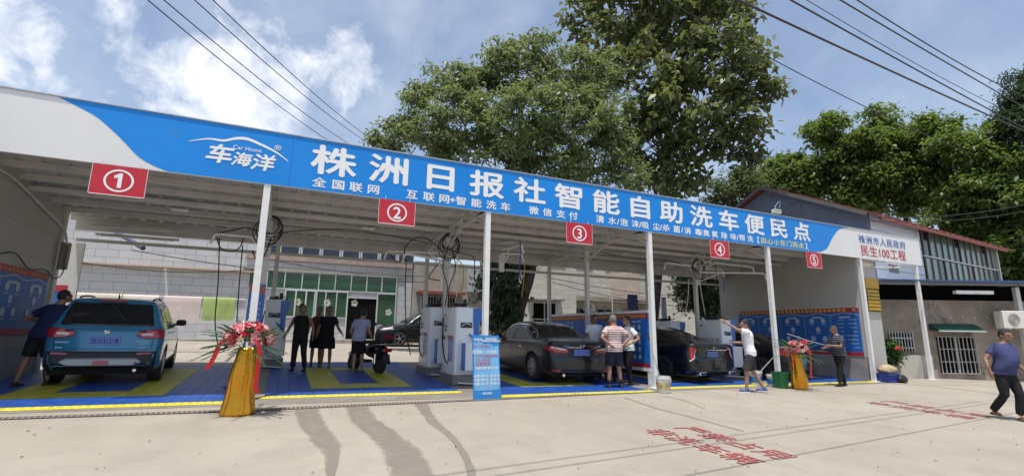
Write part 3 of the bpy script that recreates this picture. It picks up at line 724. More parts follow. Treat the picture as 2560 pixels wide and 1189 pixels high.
def build_car(S, name, label, cat, o, yaw, paint, rim):
    root = thing(name, label, cat, (0, 0, 0), world=False); c = Car(S); L, W, R = S['L'], S['W'], S['R']
    c.body().obj('body', paint, root, smooth=True, local=True, auto=50)
    b = B(); b.box((-W*.42, .2, .2), (W*.42, L-.3, .5))
    for wy in S['wy']: b.box((-W*.47, wy-R-.06, .24), (W*.47, wy+R+.06, R*2+.02)); 
    b.obj('underbody_light_block', DARK, root, local=True)  # near-black box added inside the shell to block light
    for sg in (-1, 1):
        for wy in S['wy']: wheel(root, sg*(W/2-.125), wy, R, .215, sg, rim, S.get('spokes', 10))
        for poly in S['side_glass']: c.patch(poly, 'side', sg, .004, .01, round_=.04).obj('side_window', GLASS, root, smooth=True, local=True)
        if S.get('chrome_line'):
            b = c.line(S['chrome_line'], .022, 'side', sg, .008); b.obj('window_trim', CHROME, root, local=True)
        b = B()
        for ln in S['seams']: c.line(ln, .008, 'side', sg, .002, b)
        b.obj('door_gap', SEAM, root, local=True)
        if S.get('clad'): c.patch(S['clad'], 'side', sg, .006, .012).obj('sill_cladding', BLK, root, local=True)
        for (hy, hz) in S['handles']:
            b = B(); h, nn = c.hit(hy, hz, 'side', sg)
            if h is not None: b.cbox((h.x+sg*.02, hy, hz), (.025, .2, .028), bev=.01); b.obj('door_handle', CHROME if S.get('chrome_handle') else paint, root, local=True)
        my, mz = S['mirror']; b = B(); h, nn = c.hit(my, mz-.06, 'side', sg); hx = abs(h.x) if h else W*.46
        b.cbox((sg*(hx+.13), my, mz), (.2, .11, .14), bev=.045); b.bar((sg*(hx-.04), my, mz-.05), (sg*(hx+.08), my, mz-.04), .05); b.obj('mirror', S.get('mirror_mat', paint), root, smooth=True, local=True, auto=50)
    c.patch(S['rear_glass'], 'top' if S['rg_top'] else 'rear', 1, .004, .01, round_=.05).obj('rear_window', GLASS, root, smooth=True, local=True)
    c.patch(S['windscreen'], 'top', 1, .004, .01, round_=.05).obj('windscreen', GLASS, root, smooth=True, local=True)
    return root, c
def plate(c, root, x, z, tilt=0, w_=.44, h_=.14, style=0):
    h, nn = c.hit(x, z, 'rear', 1); y = h.y-.012
    b = B(); b.cbox((x, y, z), (w_, .012, h_), rx=tilt); p = b.obj('number_plate', PLATE, root, local=True)
    b = B(); yy = y-.009
    for a in ((-w_/2+.01, -w_/2+.016, -h_/2+.01, h_/2-.01), (w_/2-.016, w_/2-.01, -h_/2+.01, h_/2-.01), (-w_/2+.01, w_/2-.01, h_/2-.016, h_/2-.01), (-w_/2+.01, w_/2-.01, -h_/2+.01, -h_/2+.016)): b.box((x+a[0], yy, z+a[2]), (x+a[1], yy+.002, z+a[3]))
    b.obj('plate_border', PLW, p, local=True)
    b = B(); rr = random.Random(style)
    q = -w_/2+.04
    while q < w_/2-.05:
        e = rr.uniform(.012, .035); b.box((x+q, yy+.001, z-.04), (x+q+e, yy+.003, z+.04)); q += e+rr.uniform(.012, .03)
    b.obj('smudged_digits', PLB, p, local=True)
# ---- teal compact SUV in bay one, tail towards the street
TEAL = M('teal_paint', (.024, .205, .37), .28, .2, var=.04, coat=1.0)
S = dict(L=4.18, W=1.775, R=.335, wy=(.82, 3.30), bow=.12, spokes=10,
    w=[(0, .86), (.06, .93), (.25, .985), (1, 1), (3, 1), (3.7, .97), (4.05, .88), (4.18, .78)], zb=[(0, .36), (.15, .26), (.5, .22), (3.6, .22), (4.18, .30)],
    zs=[(0, .98), (.25, 1.07), (1.0, 1.06), (2.4, 1.02), (3.0, 1.0), (3.9, .88), (4.18, .70)],
    zr=[(0, 1.0), (.05, 1.06), (.16, 1.20), (.30, 1.42), (.42, 1.555), (.6, 1.59), (1.6, 1.61), (2.3, 1.56), (2.75, 1.32), (3.15, 1.06), (3.9, .93), (4.18, .73)],
    wr=[(0, .80), (.5, .74), (1.5, .75), (2.4, .74), (3.1, .86), (4.18, .7)], rake=[(.2, .10), (.40, .0), (.6, .02), (.85, .07), (1.05, .10), (1.3, .10)], frake=[(.2, .1), (.5, 0), (.9, .12)],
    side_glass=[[(.55, 1.14), (.62, 1.42), (.95, 1.47), (.98, 1.12)], [(1.03, 1.12), (1.02, 1.48), (1.72, 1.49), (1.74, 1.09)], [(1.82, 1.09), (1.80, 1.49), (2.2, 1.45), (2.72, 1.09)]],
    seams=[[(1.0, 1.1), (.98, .95), (1.18, .62), (1.24, .36)], [(1.78, 1.1), (1.8, .33)], [(2.72, 1.06), (2.74, .4), (2.7, .33)], [(1.24, .34), (2.7, .34)]],
    clad=[(1.24, .2), (2.9, .2), (2.9, .36), (1.24, .36)], handles=[(1.15, .93), (1.95, .92)], mirror=(2.55, 1.1), mirror_mat=BLK,
    rear_glass=[(-.60, .34), (-.52, .14), (.52, .14), (.60, .34)], rg_top=True, windscreen=[(-.62, 2.3), (.62, 2.3), (.70, 2.98), (-.70, 2.98)])
S['rg_top'] = False; S['rear_glass'] = [(-.69, 1.075), (-.60, 1.49), (.60, 1.49), (.69, 1.075)]
car, c = build_car(S, 'compact_suv', 'teal blue compact SUV with grey skid trim in the first bay', 'car', (0, 0), 0, TEAL, RIM)
c.patch([(-.78, .22), (.78, .22), (.80, .62), (-.80, .62)], 'rear', 1, .008, .016, round_=.05).obj('bumper_cladding', BLK, car, smooth=True, local=True)
c.patch([(-.60, .42), (-.5, .50), (.5, .50), (.60, .42), (.45, .36), (-.45, .36)], 'rear', 1, .02, .02, round_=.03).obj('skid_plate', SKID, car, smooth=True, local=True)
c.patch([(-.13, .40), (-.1, .455), (.1, .455), (.13, .40), (.1, .375), (-.1, .375)], 'rear', 1, .03, .02, round_=.02).obj('fog_lamp', LAMPR, car, local=True)
for sg in (-1, 1):
    b = c.patch([(sg*.44, .90), (sg*.48, .99), (sg*.84, 1.03), (sg*.86, .86), (sg*.60, .85)], 'rear', 1, .02, .035, .04, round_=.03); t_ = b.obj('tail_light', LAMPR, car, smooth=True, local=True)
    c.patch([(sg*.52, .90), (sg*.53, .945), (sg*.70, .955), (sg*.70, .91)], 'rear', 1, .024, .008, round_=.01).obj('clear_lens', LAMPW, t_, local=True)
    c.patch([(sg*.50, .56), (sg*.72, .57), (sg*.72, .60), (sg*.50, .59)], 'rear', 1, .012, .01).obj('reflector', LAMPR, car, local=True)
    b = B(); pr = [(sg*.56, .62, 1.555), (sg*.57, .75, 1.60), (sg*.57, 1.5, 1.62), (sg*.55, 2.1, 1.555)]; b.tube(smooth_path(pr, 5), .017, 6); b.obj('roof_rail', BLK, car, smooth=True, local=True)
b = B(); c.line([(-.70, 1.0), (-.72, .9), (-.70, .66), (.70, .66), (.72, .9), (.70, 1.0)], .009, 'rear', 1, .002, b); b.obj('tailgate_gap', SEAM, car, local=True)
b = B(); b.cbox((0, .36, 1.545), (.42, .10, .035), bev=.012); b.obj('high_brake_light', LAMPR, car, local=True)
plate(c, car, 0, .80, 0, .44, .14, 1)
h, nn = c.hit(0, .975, 'rear', 1); b = B(); e = []
for (x0, z0, x1, z1) in ((-.04, .985, .0, 1.01), (0, 1.01, .035, .995), (-.04, .985, .04, .962), (.04, .962, 0, .94), (0, .94, -.036, .955)): b.bar((x0, h.y-.015, z0), (x1, h.y-.015, z1), .016, .012)
b.obj('badge', CHROME, car, local=True)
b = B()
for (x0, x1, z) in ((-.70, -.50, .775), (.44, .66, .80), (.50, .64, .755), (-.68, -.58, .68), (.50, .62, .68)):
    c.patch([(x0, z-.013), (x1, z-.013), (x1, z+.013), (x0, z+.013)], 'rear', 1, .006, .006, bb=b)
b.obj('tailgate_script', M('script_dull', (.22, .33, .38), .35, .5, var=.0), car, local=True)
b = B(); b.bar((-.02, .29, 1.47), (.25, .21, 1.17), .018); b.ball((0, .24, 1.14), (.03, .02, .02), 5); b.obj('rear_wiper', BLK, car, local=True)
b = B(); b.tube([(0, .75, 1.6), (0, .72, 1.64), (0, .64, 1.69)], [.02, .012, .004], 6); b.obj('antenna', BLK, car, local=True)
b = B(); b.tube([(.5, .12, .27), (.5, .4, .27)], .03, 10); b.obj('exhaust_tip', CHROME, car, local=True)
place_car(car, (-2.92, 11.30), .085)
# ---- sedans
BROWNBLK = M('brown_black_paint', (.008, .007, .0065), .3, .0, var=.04, coat=.4); BLKP = M('black_paint', (.005, .006, .007), .26, .0, var=.04, coat=.5)
def sedan(W=1.825, L=4.85, deck=1.0, roof=1.45, fast=0.0):
    d = deck
    return dict(L=L, W=W, R=.335, wy=(1.05, 1.05+2.775), bow=.16,
    w=[(0, .84), (.06, .91), (.25, .965), (.8, .99), (1.6, 1), (3.3, 1), (4.2, .97), (4.7, .86), (4.85, .74)], zb=[(0, .30), (.15, .22), (.5, .19), (4.3, .18), (4.85, .24)],
    zs=[(0, d-.06), (.12, d-.015), (.5, d-.035), (1.2, .965), (2.2, .94), (3.1, .91), (4.3, .80), (4.85, .60)],
    zr=[(0, d-.045), (.05, d+.005), (.15, d+.02), (.52-fast*.3, d+.03), (.78-fast*.2, d+.08), (1.2, 1.22+fast*.04), (1.62, roof-.075), (1.95, roof-.015), (2.5, roof), (3.0, roof-.06), (3.35, roof-.25), (3.75, .96), (4.4, .83), (4.85, .63)],
    wr=[(0, .86), (.5, .80), (1.0, .70), (1.7, .63), (2.6, .64), (3.2, .68), (3.8, .8), (4.85, .7)], rake=[(.2, .10), (.36, 0), (.55, .0), (.75, .06), (.85, .06), (1.0, .0)], frake=[(.2, .1), (.5, 0), (.9, .12)],
    side_glass=[[(.98, 1.03), (1.38, 1.22), (1.48, 1.20), (1.46, .99)], [(1.52, .99), (1.54, 1.24), (1.80, 1.335), (2.26, 1.345), (2.30, .965)], [(2.36, .965), (2.33, 1.345), (2.75, 1.325), (3.5, .95)]],
    seams=[[(1.48, .97), (1.42, .8), (1.56, .5), (1.6, .26)], [(2.32, .95), (2.36, .25)], [(3.42, .92), (3.44, .3), (3.38, .24)], [(1.6, .25), (3.38, .24)], [(.55, .93), (.6, .8), (.72, .72)]],
    handles=[(1.72, .80), (2.55, .78)], mirror=(3.2, 1.02), chrome_line=[(1.0, 1.02), (1.42, 1.235), (1.80, 1.355), (2.3, 1.368), (2.78, 1.345), (3.5, .97)], chrome_handle=True,
    rear_glass=[(-.60, .86), (.60, .86), (.50, 1.62), (-.50, 1.62)], rg_top=True, windscreen=[(-.52, 2.9), (.52, 2.9), (.64, 3.66), (-.64, 3.66)])
def lid(c, root, d, mat=SEAM):
    b = B(); c.line([(-.66, d-.02), (-.64, d-.12), (-.50, d-.34), (.50, d-.34), (.64, d-.12), (.66, d-.02)], .009, 'rear', 1, .002, b); c.line([(-.64, .62), (-.66, .2)], .008, 'top', 1, .002, b); c.line([(.64, .62), (.66, .2)], .008, 'top', 1, .002, b); b.obj('boot_gap', mat, root, local=True)
S = sedan(); S['L'] = 4.85; S['handles'] = [(1.72, .80), (2.6, .78)]
car, c = build_car(S, 'sedan', 'dark brown sedan with red and clear tail lights in the third bay', 'car', (0, 0), 0, BROWNBLK, RIM)
lid(c, car, 1.0)
for sg in (-1, 1):
    b = c.patch([(sg*.36, .75), (sg*.40, .845), (sg*.84, .90), (sg*.85, .77), (sg*.66, .74)], 'rear', 1, .014, .03, .04, round_=.025); t_ = b.obj('tail_light', LAMPR, car, smooth=True, local=True)
    c.patch([(sg*.42, .80), (sg*.44, .84), (sg*.82, .89), (sg*.83, .845), (sg*.6, .81)], 'rear', 1, .018, .008, .04, round_=.012).obj('clear_lens', LAMPW, t_, smooth=True, local=True)
    c.patch([(sg*.62, .31), (sg*.80, .32), (sg*.80, .37), (sg*.62, .355)], 'rear', 1, .008, .01).obj('reflector', LAMPR, car, local=True)
    c.patch([(sg*.86, .74), (sg*1.35, .79), (sg*1.35, .86), (sg*.86, .85)], 'rear', 1, .01, .01) if False else None
    b = B(); b.tube([(sg*.55, .04, .24), (sg*.55, .3, .24)], .035, 10); b.obj('exhaust_tip', CHROME, car, local=True)
for sg in (-1, 1):
    c.patch([(.12, .77), (.14, .885), (.40, .90), (.42, .85), (.28, .79)], 'side', sg, .012, .02, .04, round_=.02).obj('side_tail_light', LAMPR, car, smooth=True, local=True)
c.patch([(-.36, .66), (.36, .66), (.38, .84), (-.38, .84)], 'rear', 1, .004, .01).obj('plate_recess', BLK, car, local=True)
b = c.patch([(-.42, .865), (.42, .865), (.42, .885), (-.42, .885)], 'rear', 1, .014, .016); b.obj('boot_trim', CHROME, car, local=True)
plate(c, car, 0, .755, 0, .44, .14, 2)
h, nn = c.hit(0, .92, 'rear', 1); b = B()
for rx_, rz_ in ((.065, .045), (.03, .042), (.062, .02)):
    P = [(rx_*math.cos(t), h.y-.012, .925+rz_*math.sin(t)+(.012 if rz_ == .02 else 0)) for t in np.linspace(0, 2*math.pi, 20)]; b.tube(P, .007, 5)
b.obj('badge', CHROME, car, local=True)
b = B(); [c.patch([(x0, .90), (x1, .90), (x1, .922), (x0, .922)], 'rear', 1, .006, .006, bb=b) for x0, x1 in ((-.52, -.36), (.40, .52))]; b.obj('boot_script', CHROME, car, local=True)
c.patch([(-.75, .20), (.75, .20), (.72, .30), (-.72, .30)], 'rear', 1, .006, .012).obj('bumper_valance', BLK, car, local=True)
place_car(car, (6.64, 9.98), -.02)
S = sedan(W=1.88, L=4.92, deck=1.02, roof=1.45, fast=.8); S['spokes'] = 10
S['wy'] = (1.08, 4.02); S['w'][-1] = (4.92, .74); S['chrome_line'] = None
car, c = build_car(S, 'sedan', 'glossy black sedan with slim upright tail lights in the fourth bay', 'car', (0, 0), 0, BLKP, RIMD)
lid(c, car, 1.02)
for sg in (-1, 1):
    b = c.patch([(sg*.85, .93), (sg*.68, .925), (sg*.72, .86), (sg*.77, .66), (sg*.84, .60)], 'rear', 1, .014, .03, .04, round_=.02); t_ = b.obj('tail_light', LAMPR, car, smooth=True, local=True)
    c.line([(sg*.69, .90), (sg*.72, .84), (sg*.77, .66), (sg*.86, .58)], .022, 'rear', 1, .024).obj('lamp_strip', LAMPW, t_, local=True)
    c.patch([(.06, .80), (.09, .93), (.20, .94), (.13, .86)], 'side', sg, .012, .02, .04).obj('side_tail_light', LAMPR, car, smooth=True, local=True)
    b = B(); x0 = sg*.60; yb = .0; b.cbox((x0, .05, .27), (.28, .16, .10), bev=.03); e = b.obj('exhaust_tip', CHROME, car, local=True)
    b = B(); b.cbox((x0, -.032, .27), (.22, .012, .06)); b.obj('tip_bore', DARK, e, local=True)
c.patch([(-.60, .865), (.60, .865), (.60, .885), (-.60, .885)], 'rear', 1, .014, .016).obj('boot_trim', CHROME, car, local=True)
c.patch([(-.88, .955), (-.5, .995), (.5, .995), (.88, .955), (.5, 1.015), (-.5, 1.015)], 'rear', 1, .02, .03).obj('boot_spoiler', BLKP, car, local=True)
h, nn = c.hit(0, .93, 'rear', 1); b = B(); b.prism([(-.055, h.y-.01, .965), (.055, h.y-.01, .965), (.045, h.y-.01, .925), (0, h.y-.01, .895), (-.045, h.y-.01, .925)], (0, 0, 0), (0, -.01, 0)); b.obj('badge', CHROME, car, local=True)
c.patch([(-.80, .20), (.80, .20), (.70, .35), (-.70, .35)], 'rear', 1, .006, .012).obj('bumper_valance', BLK, car, local=True)
plate(c, car, 0, .76, 0, .44, .14, 3)
place_car(car, (10.72, 9.72), .09)
S = sedan(W=1.80, L=4.60, deck=1.0, roof=1.44); S['wy'] = (.95, 3.65); S['w'][-1] = (4.6, .74); S['w'][-2] = (4.45, .86)
car, c = build_car(S, 'sedan', 'black wet sedan half hidden behind the post in the fifth bay', 'car', (0, 0), 0, BLKP, RIMD)
lid(c, car, 1.0)
for sg in (-1, 1):
    c.patch([(sg*.50, .80), (sg*.52, .90), (sg*.86, .92), (sg*.88, .74), (sg*.74, .72)], 'rear', 1, .014, .03, .04, round_=.03).obj('tail_light', LAMPR, car, smooth=True, local=True)
    c.patch([(.06, .76), (.10, .90), (.30, .91), (.22, .82)], 'side', sg, .012, .02, .04).obj('side_tail_light', LAMPR, car, smooth=True, local=True)
plate(c, car, 0, .56, 0, .44, .14, 4)
c.patch([(-.40, .74), (.40, .74), (.40, .76), (-.40, .76)], 'rear', 1, .014, .016).obj('boot_trim', CHROME, car, local=True)
place_car(car, (14.45, 9.75), .2)
# ---- dark SUV parked across by the grey building, nose to the left
S = dict(L=4.6, W=1.85, R=.36, wy=(.95, 3.65), bow=.12, spokes=5,
    w=[(0, .86), (.06, .93), (.25, .985), (1, 1), (3.4, 1), (4.1, .96), (4.45, .86), (4.6, .74)], zb=[(0, .36), (.15, .26), (.5, .24), (4.0, .24), (4.6, .32)],
    zs=[(0, .98), (.25, 1.05), (1.0, 1.06), (2.6, 1.02), (3.4, 1.0), (4.3, .88), (4.6, .70)],
    zr=[(0, 1.0), (.06, 1.1), (.2, 1.3), (.45, 1.54), (.8, 1.62), (1.8, 1.66), (2.5, 1.6), (2.95, 1.36), (3.4, 1.07), (4.2, .95), (4.6, .74)],
    wr=[(0, .80), (.5, .72), (1.7, .72), (2.6, .72), (3.4, .86), (4.6, .7)], rake=[(.2, .1), (.4, 0), (.85, .05), (1.3, .08)], frake=[(.2, .1), (.5, 0), (.9, .12)],
    side_glass=[[(.55, 1.16), (.7, 1.45), (1.1, 1.5), (1.12, 1.12)], [(1.18, 1.12), (1.17, 1.52), (1.92, 1.53), (1.94, 1.09)], [(2.0, 1.09), (1.98, 1.53), (2.4, 1.5), (2.98, 1.08)]],
    seams=[[(1.14, 1.1), (1.1, .95), (1.35, .6), (1.4, .36)], [(1.96, 1.1), (1.98, .33)], [(2.95, 1.06), (2.97, .4)]], clad=[(1.35, .2), (3.2, .2), (3.2, .36), (1.35, .36)],
    handles=[(1.3, .93), (2.1, .92)], mirror=(2.8, 1.1), rear_glass=[(-.66, 1.10), (-.57, 1.47), (.57, 1.47), (.66, 1.10)], rg_top=False, windscreen=[(-.62, 2.6), (.62, 2.6), (.70, 3.28), (-.70, 3.28)])
car, c = build_car(S, 'parked_suv', 'black SUV parked in front of the grey block building', 'car', (0, 0), 0, BLKP, RIM)
for sg in (-1, 1):
    c.patch([(3.95, .80), (4.05, .90), (4.48, .82), (4.5, .74)], 'side', sg, .01, .02, .04, round_=.02).obj('headlight', LAMPW, car, smooth=True, local=True)
c.patch([(-.5, .42), (.5, .42), (.55, .70), (-.55, .70)], 'front', 1, .01, .02).obj('grille', BLK, car, local=True)
SUV2 = (car, S)
w0 = G(993, 866); place_car(car, (w0.x+3.65, w0.y+1.0), math.pi/2+.06)
S2 = sedan(W=1.8, L=4.6, deck=1.0, roof=1.44); S2['wy'] = (.95, 3.65); S2['w'][-1] = (4.6, .74); S2['w'][-2] = (4.45, .86)
GREYP = M('grey_paint', (.10, .12, .14), .25, .5, var=.04, coat=1.0)
car, c = build_car(S2, 'parked_sedan', 'grey car whose roof shows above the banner board', 'car', (0, 0), 0, GREYP, RIM)
place_car(car, (15.8, 18.6), math.pi/2)
# ============================================================ people
SKIN = M('skin', (.34, .19, .125), .55, var=.08, scale=14, spec=.4); SKIN2 = M('skin_tan', (.26, .14, .09), .55, var=.08, scale=14, spec=.4)
HAIR = M('black_hair', (.012, .010, .009), .5, var=.3, scale=60, bump=.6, fine=160); HAIRG = M('grey_hair', (.16, .15, .14), .6, var=.4, scale=60, bump=.6, fine=160)
EYE = M('eye_dark', (.02, .014, .012), .3, var=0); LIP = M('lip', (.22, .09, .075), .5, var=0)
def cloth(name, col, var=.14, rough=.85): return M(name, col, rough, var=var, scale=7, bump=.35, fine=22, spec=.25)
def striped(name, c1, c2, period, duty):
    m = bpy.data.materials.new(name); m.use_nodes = True; n = N(m.node_tree); p = m.node_tree.nodes['Principled BSDF']
    tc = n.n('TexCoord').outputs['Object']; z = n.n('SeparateXYZ', i={0: tc}).outputs[2]
    z = n.math('ADD', z, n.math('MULTIPLY', n.noise(tc, 5, 2), .02))
    f = n.math('LESS_THAN', n.math('FRACT', n.math('DIVIDE', z, period)), duty)
    col = n.mix(f, (*c1, 1), (*c2, 1)); m.node_tree.links.new(col, p.inputs['Base Color']); p.inputs['Roughness'].default_value = .85
    return m
def lerp(a, c, t): return Vector(a).lerp(Vector(c), t)
def person(label, foot, yaw, h=1.70, lean=(0, 0), eL=(-.25, -.03, 1.14), wL=(-.27, .06, .90), eR=(.25, -.03, 1.14), wR=(.27, .06, .90),
           kL=None, aL=None, kR=None, aR=None, hyaw=0.0, hnod=0.0, belly=0.0, build=1.0, top='tee', top_mat=None, bottom='trousers', bot_mat=None, shoe_mat=None,
           skin=None, hair=None, hair_len=.0, sock=None, collar=None, sandals=False, name='person', sleeve=.62):
    s = h/1.75; skin = skin or SKIN; hair = hair or HAIR; bd = build
    x, y = foot; root = thing(name, label, 'person', (x, y, gz(x, y)+.005), yaw, world=False)
    def S(p): return Vector((p[0]*s, p[1]*s, p[2]*s))
    def spine(z):
        t = max(0, z-.95)/.6; return Vector((lean[0]*t, lean[1]*t, 0))
    def ring(z, a, b, fy=0.0, k=18):
        c = spine(z); out = []
        for j in range(k):
            t = 2*math.pi*j/k; cx, sx_ = math.cos(t), math.sin(t)
            ax = abs(cx)**.8*(1 if cx > 0 else -1); ay = abs(sx_)**.8*(1 if sx_ > 0 else -1)
            f = 1+ (belly*2.2 if (sx_ > 0 and .95 < z < 1.3) else 0)*max(0, .5+.5*math.cos(min(1, abs(z-1.12)/.26)*math.pi))
            out.append(S((c.x+a*bd*ax, c.y+fy+b*bd*ay*f, z)))
        return out
    T = [(.84, .13, .09, 0), (.90, .165, .115, -.01), (.97, .172, .12, -.01), (1.05, .162, .112, 0), (1.13, .155, .106, .005), (1.24, .168, .115, .005), (1.34, .182, .118, 0), (1.41, .165, .1, -.01), (1.445, .125, .082, -.015), (1.475, .085, .07, -.015), (1.51, .064, .064, -.005), (1.60, .06, .062, .01)]
    bz = B(); bz.loft([ring(*t) for t in T])
    shL, shR = spine(1.41)+Vector((-.168*bd, -.01, 1.405)), spine(1.41)+Vector((.168*bd, -.01, 1.405))
    lift = lambda sh, e: sh+Vector((0, 0, .03)) if e[2] > 1.35 else sh
    shL, shR = lift(shL, eL), lift(shR, eR)
    hipL, hipR = Vector((-.088, -.005, .90)), Vector((.088, -.005, .90))
    aL = Vector(aL or (-.11, -.03, .085)); aR = Vector(aR or (.11, -.03, .085))
    kL = Vector(kL) if kL else hipL.lerp(aL, .5)+Vector((0, .03, .02)); kR = Vector(kR) if kR else hipR.lerp(aR, .5)+Vector((0, .03, .02))
    ab = math.sqrt(bd)
    arm = lambda sh, e, w_: ([S(sh), S(lerp(sh, e, .35)), S(lerp(sh, e, .75)), S(e), S(lerp(e, w_, .3)), S(lerp(e, w_, .7)), S(w_)], [q*s*ab for q in (.056, .052, .043, .038, .041, .034, .026)])
    for sh, e, w_ in ((shL, eL, wL), (shR, eR, wR)): pts, r = arm(sh, e, w_); bz.tube(pts, r, 10)
    leg = lambda hp, k_, a_: ([S(hp), S(lerp(hp, k_, .4)), S(lerp(hp, k_, .85)), S(k_), S(lerp(k_, a_, .3)+Vector((0, -.012, 0))), S(lerp(k_, a_, .7)), S(a_)], [q*s*ab for q in (.088, .08, .06, .053, .055, .042, .034)])
    for hp, k_, a_ in ((hipL, kL, aL), (hipR, kR, aR)):
        pts, r = leg(hp, k_, a_); bz.tube(pts, r, 10)
        fw = Vector((a_.x*.6, 1, 0)).normalized(); bz.ball(S(a_+fw*.055+Vector((0, 0, -.048))), (.036*s, .115*s, .033*s), 8)
    # hands
    for sgn, e, w_ in ((-1, Vector(eL), Vector(wL)), (1, Vector(eR), Vector(wR))):
        d = (w_-e).normalized(); nrm_ = Vector((-sgn, .0, 0)); nrm_ = (nrm_-d*nrm_.dot(d)); nrm_ = nrm_.normalized() if nrm_.length > .1 else d.orthogonal(); sd = d.cross(nrm_).normalized()
        if sd.y < 0 and abs(d.y) < .8: sd = -sd
        pc = w_+d*.045; Rm = Matrix((nrm_, sd, d)).transposed(); bz.ball(S(pc), (.016*s, .040*s, .052*s), 7, R=Rm)
        for q, ln in ((-.027, .062), (-.009, .072), (.010, .078), (.028, .07)):
            p0 = pc+d*.035+sd*q; p1 = p0+d*ln*.5+nrm_*.008; p2 = p0+d*ln*.82+nrm_*.034
            bz.tube([S(p0-d*.02), S(p0), S(p1), S(p2)], [.0095*s, .0095*s, .009*s, .0075*s], 7)
        p0 = w_+d*.02+sd*.022; bz.tube([S(p0), S(p0+sd*.028+d*.025+nrm_*.008), S(p0+sd*.034+d*.058+nrm_*.02)], [.012*s, .0105*s, .008*s], 7)
    # head
    hc = spine(1.6)+Vector((0, .02, 1.622)); HR = Matrix.Rotation(hyaw, 3, 'Z') @ Matrix.Rotation(-hnod, 3, 'X') @ Matrix.Scale(1.1, 3)
    def Hd(p): return S(hc+HR @ Vector(p))
    def hb(b, p, r, k=10): b.ball(Hd(p), tuple(q*s for q in r), k, R=HR)
    hb(bz, (0, -.005, .02), (.074, .093, .098), 12); hb(bz, (0, .028, -.045), (.056, .06, .062)); hb(bz, (0, .068, -.082), (.028, .022, .02), 7)
    bz.tube([Hd((0, .088, .01)), Hd((0, .103, -.02)), Hd((0, .098, -.034))], [.009*s, .016*s, .014*s], 8)
    for q in (-1, 1): hb(bz, (q*.075, -.012, -.012), (.012, .022, .032), 7); hb(bz, (q*.032, .08, .022), (.026, .012, .009), 6)
    o = remesh(bz, .0085*s, 5).obj('body', skin, root, smooth=True, local=True)
    for q in (-1, 1):
        b = B(); b.ball(Hd((q*.031, .083, .004)), (.012*s, .007*s, .006*s), 6, R=HR); b.obj('eye', EYE, root, smooth=True, local=True)
    b = B(); b.ball(Hd((0, .089, -.058)), (.022*s, .006*s, .006*s), 6, R=HR); b.obj('mouth', LIP, root, smooth=True, local=True)
    # hair: a cap that leaves the face free
    b = B(); cap = B(); cap.ball((0, 0, 0), (1, 1, 1), 20); nv = []
    for p in cap.v:
        v_ = Vector(p); r = Vector((.080, .100, .106+.004*math.sin(9*v_.x+7*v_.y)))
        jit = 1+.03*noise.noise(v_*4+Vector((x, y, 0)))
        nv.append(Vector((v_.x*r.x, v_.y*r.y, v_.z*r.z))*jit+Vector((0, -.006, .021)))
    front = lambda v_: (v_.y > .035 and v_.z < .075) or (v_.z < (-.035-hair_len) and v_.y > -.25) or (abs(v_.x) > .05 and v_.y > .0 and v_.z < .015)
    fs = [q for q in cap.f if len(q) == 4 and not all(front(nv[i]) for i in q)] + [q for q in cap.f if len(q) > 4 and not all(front(nv[i]) for i in q)]
    b.add([Hd(p) for p in nv], fs); b.obj('hair', hair, root, smooth=True, local=True)
    # clothes
    g = .014
    sh = B()
    hem = .86 if top != 'dress' else .84
    rows = [(hem, .172, .122, -.005)]+[(z, a, c, f) for z, a, c, f in T if hem+.03 < z < 1.47]
    wide = 1.0+(.06 if top in ('tee', 'polo') else .0)
    if top == 'dress': rows = [(.55, .23, .17, 0), (.7, .215, .155, 0), (.84, .20, .14, 0)]+rows[1:]
    sh.loft([ring(z, a*wide+g, c*wide+g, f) for z, a, c, f in rows]+([ring(1.475, .105, .085, -.015)] if top in ('tee', 'polo') else [ring(1.45, .10, .08, -.01)]))
    if top in ('tee', 'polo', 'dress'):
        for q, e in ((shL, eL), (shR, eR)):
            fr = sleeve; sh.tube([S(spine(1.4)+Vector((q.x*.55, -.01, 1.415))-spine(1.41)*0), S(q), S(lerp(q, e, fr*.5)), S(lerp(q, e, fr))], [v_*s*ab for v_ in (.06, .072, .071, .074)], 12)
    else:
        for q in (shL, shR): sh.tube([S(q+Vector((-.3*q.x, 0, .035))), S(q+Vector((-.12*q.x, 0, -.16)))], [.03*s, .06*s], 10)
    tm = remesh(sh, .013*s, 3, fold=.007*s, fscale=7/s, seed=x*3); to = tm.obj('shirt' if top != 'dress' else 'dress', top_mat, root, smooth=True, local=True)
    if collar:
        b = B(); b.loft([ring(1.455, .098, .088, -.012), ring(1.485, .085, .078, -.012), ring(1.50, .076, .072, -.01), ring(1.495, .07, .066, -.01)], False); b.obj('collar', collar, to, smooth=True, local=True)
    if bottom:
        tr = B(); tr.loft([ring(.80, .12, .085, 0), ring(.86, .175, .12, -.005), ring(.93, .182, .13, -.01), ring(1.0, .178, .125, -.005), ring(1.03, .172, .12, 0)])
        for hp, k_, a_ in ((hipL, kL, aL), (hipR, kR, aR)):
            if bottom == 'trousers': tr.tube([S(hp), S(lerp(hp, k_, .5)), S(k_), S(lerp(k_, a_, .5)), S(lerp(k_, a_, .93))], [q*s*ab for q in (.105, .096, .075, .068, .063)], 12)
            else: tr.tube([S(hp), S(lerp(hp, k_, .5)), S(lerp(hp, k_, .95))], [q*s*ab for q in (.108, .108, .108)], 12)
        remesh(tr, .013*s, 3, fold=.008*s, fscale=7/s, seed=y*5).obj('trousers' if bottom == 'trousers' else 'shorts', bot_mat, root, smooth=True, local=True)
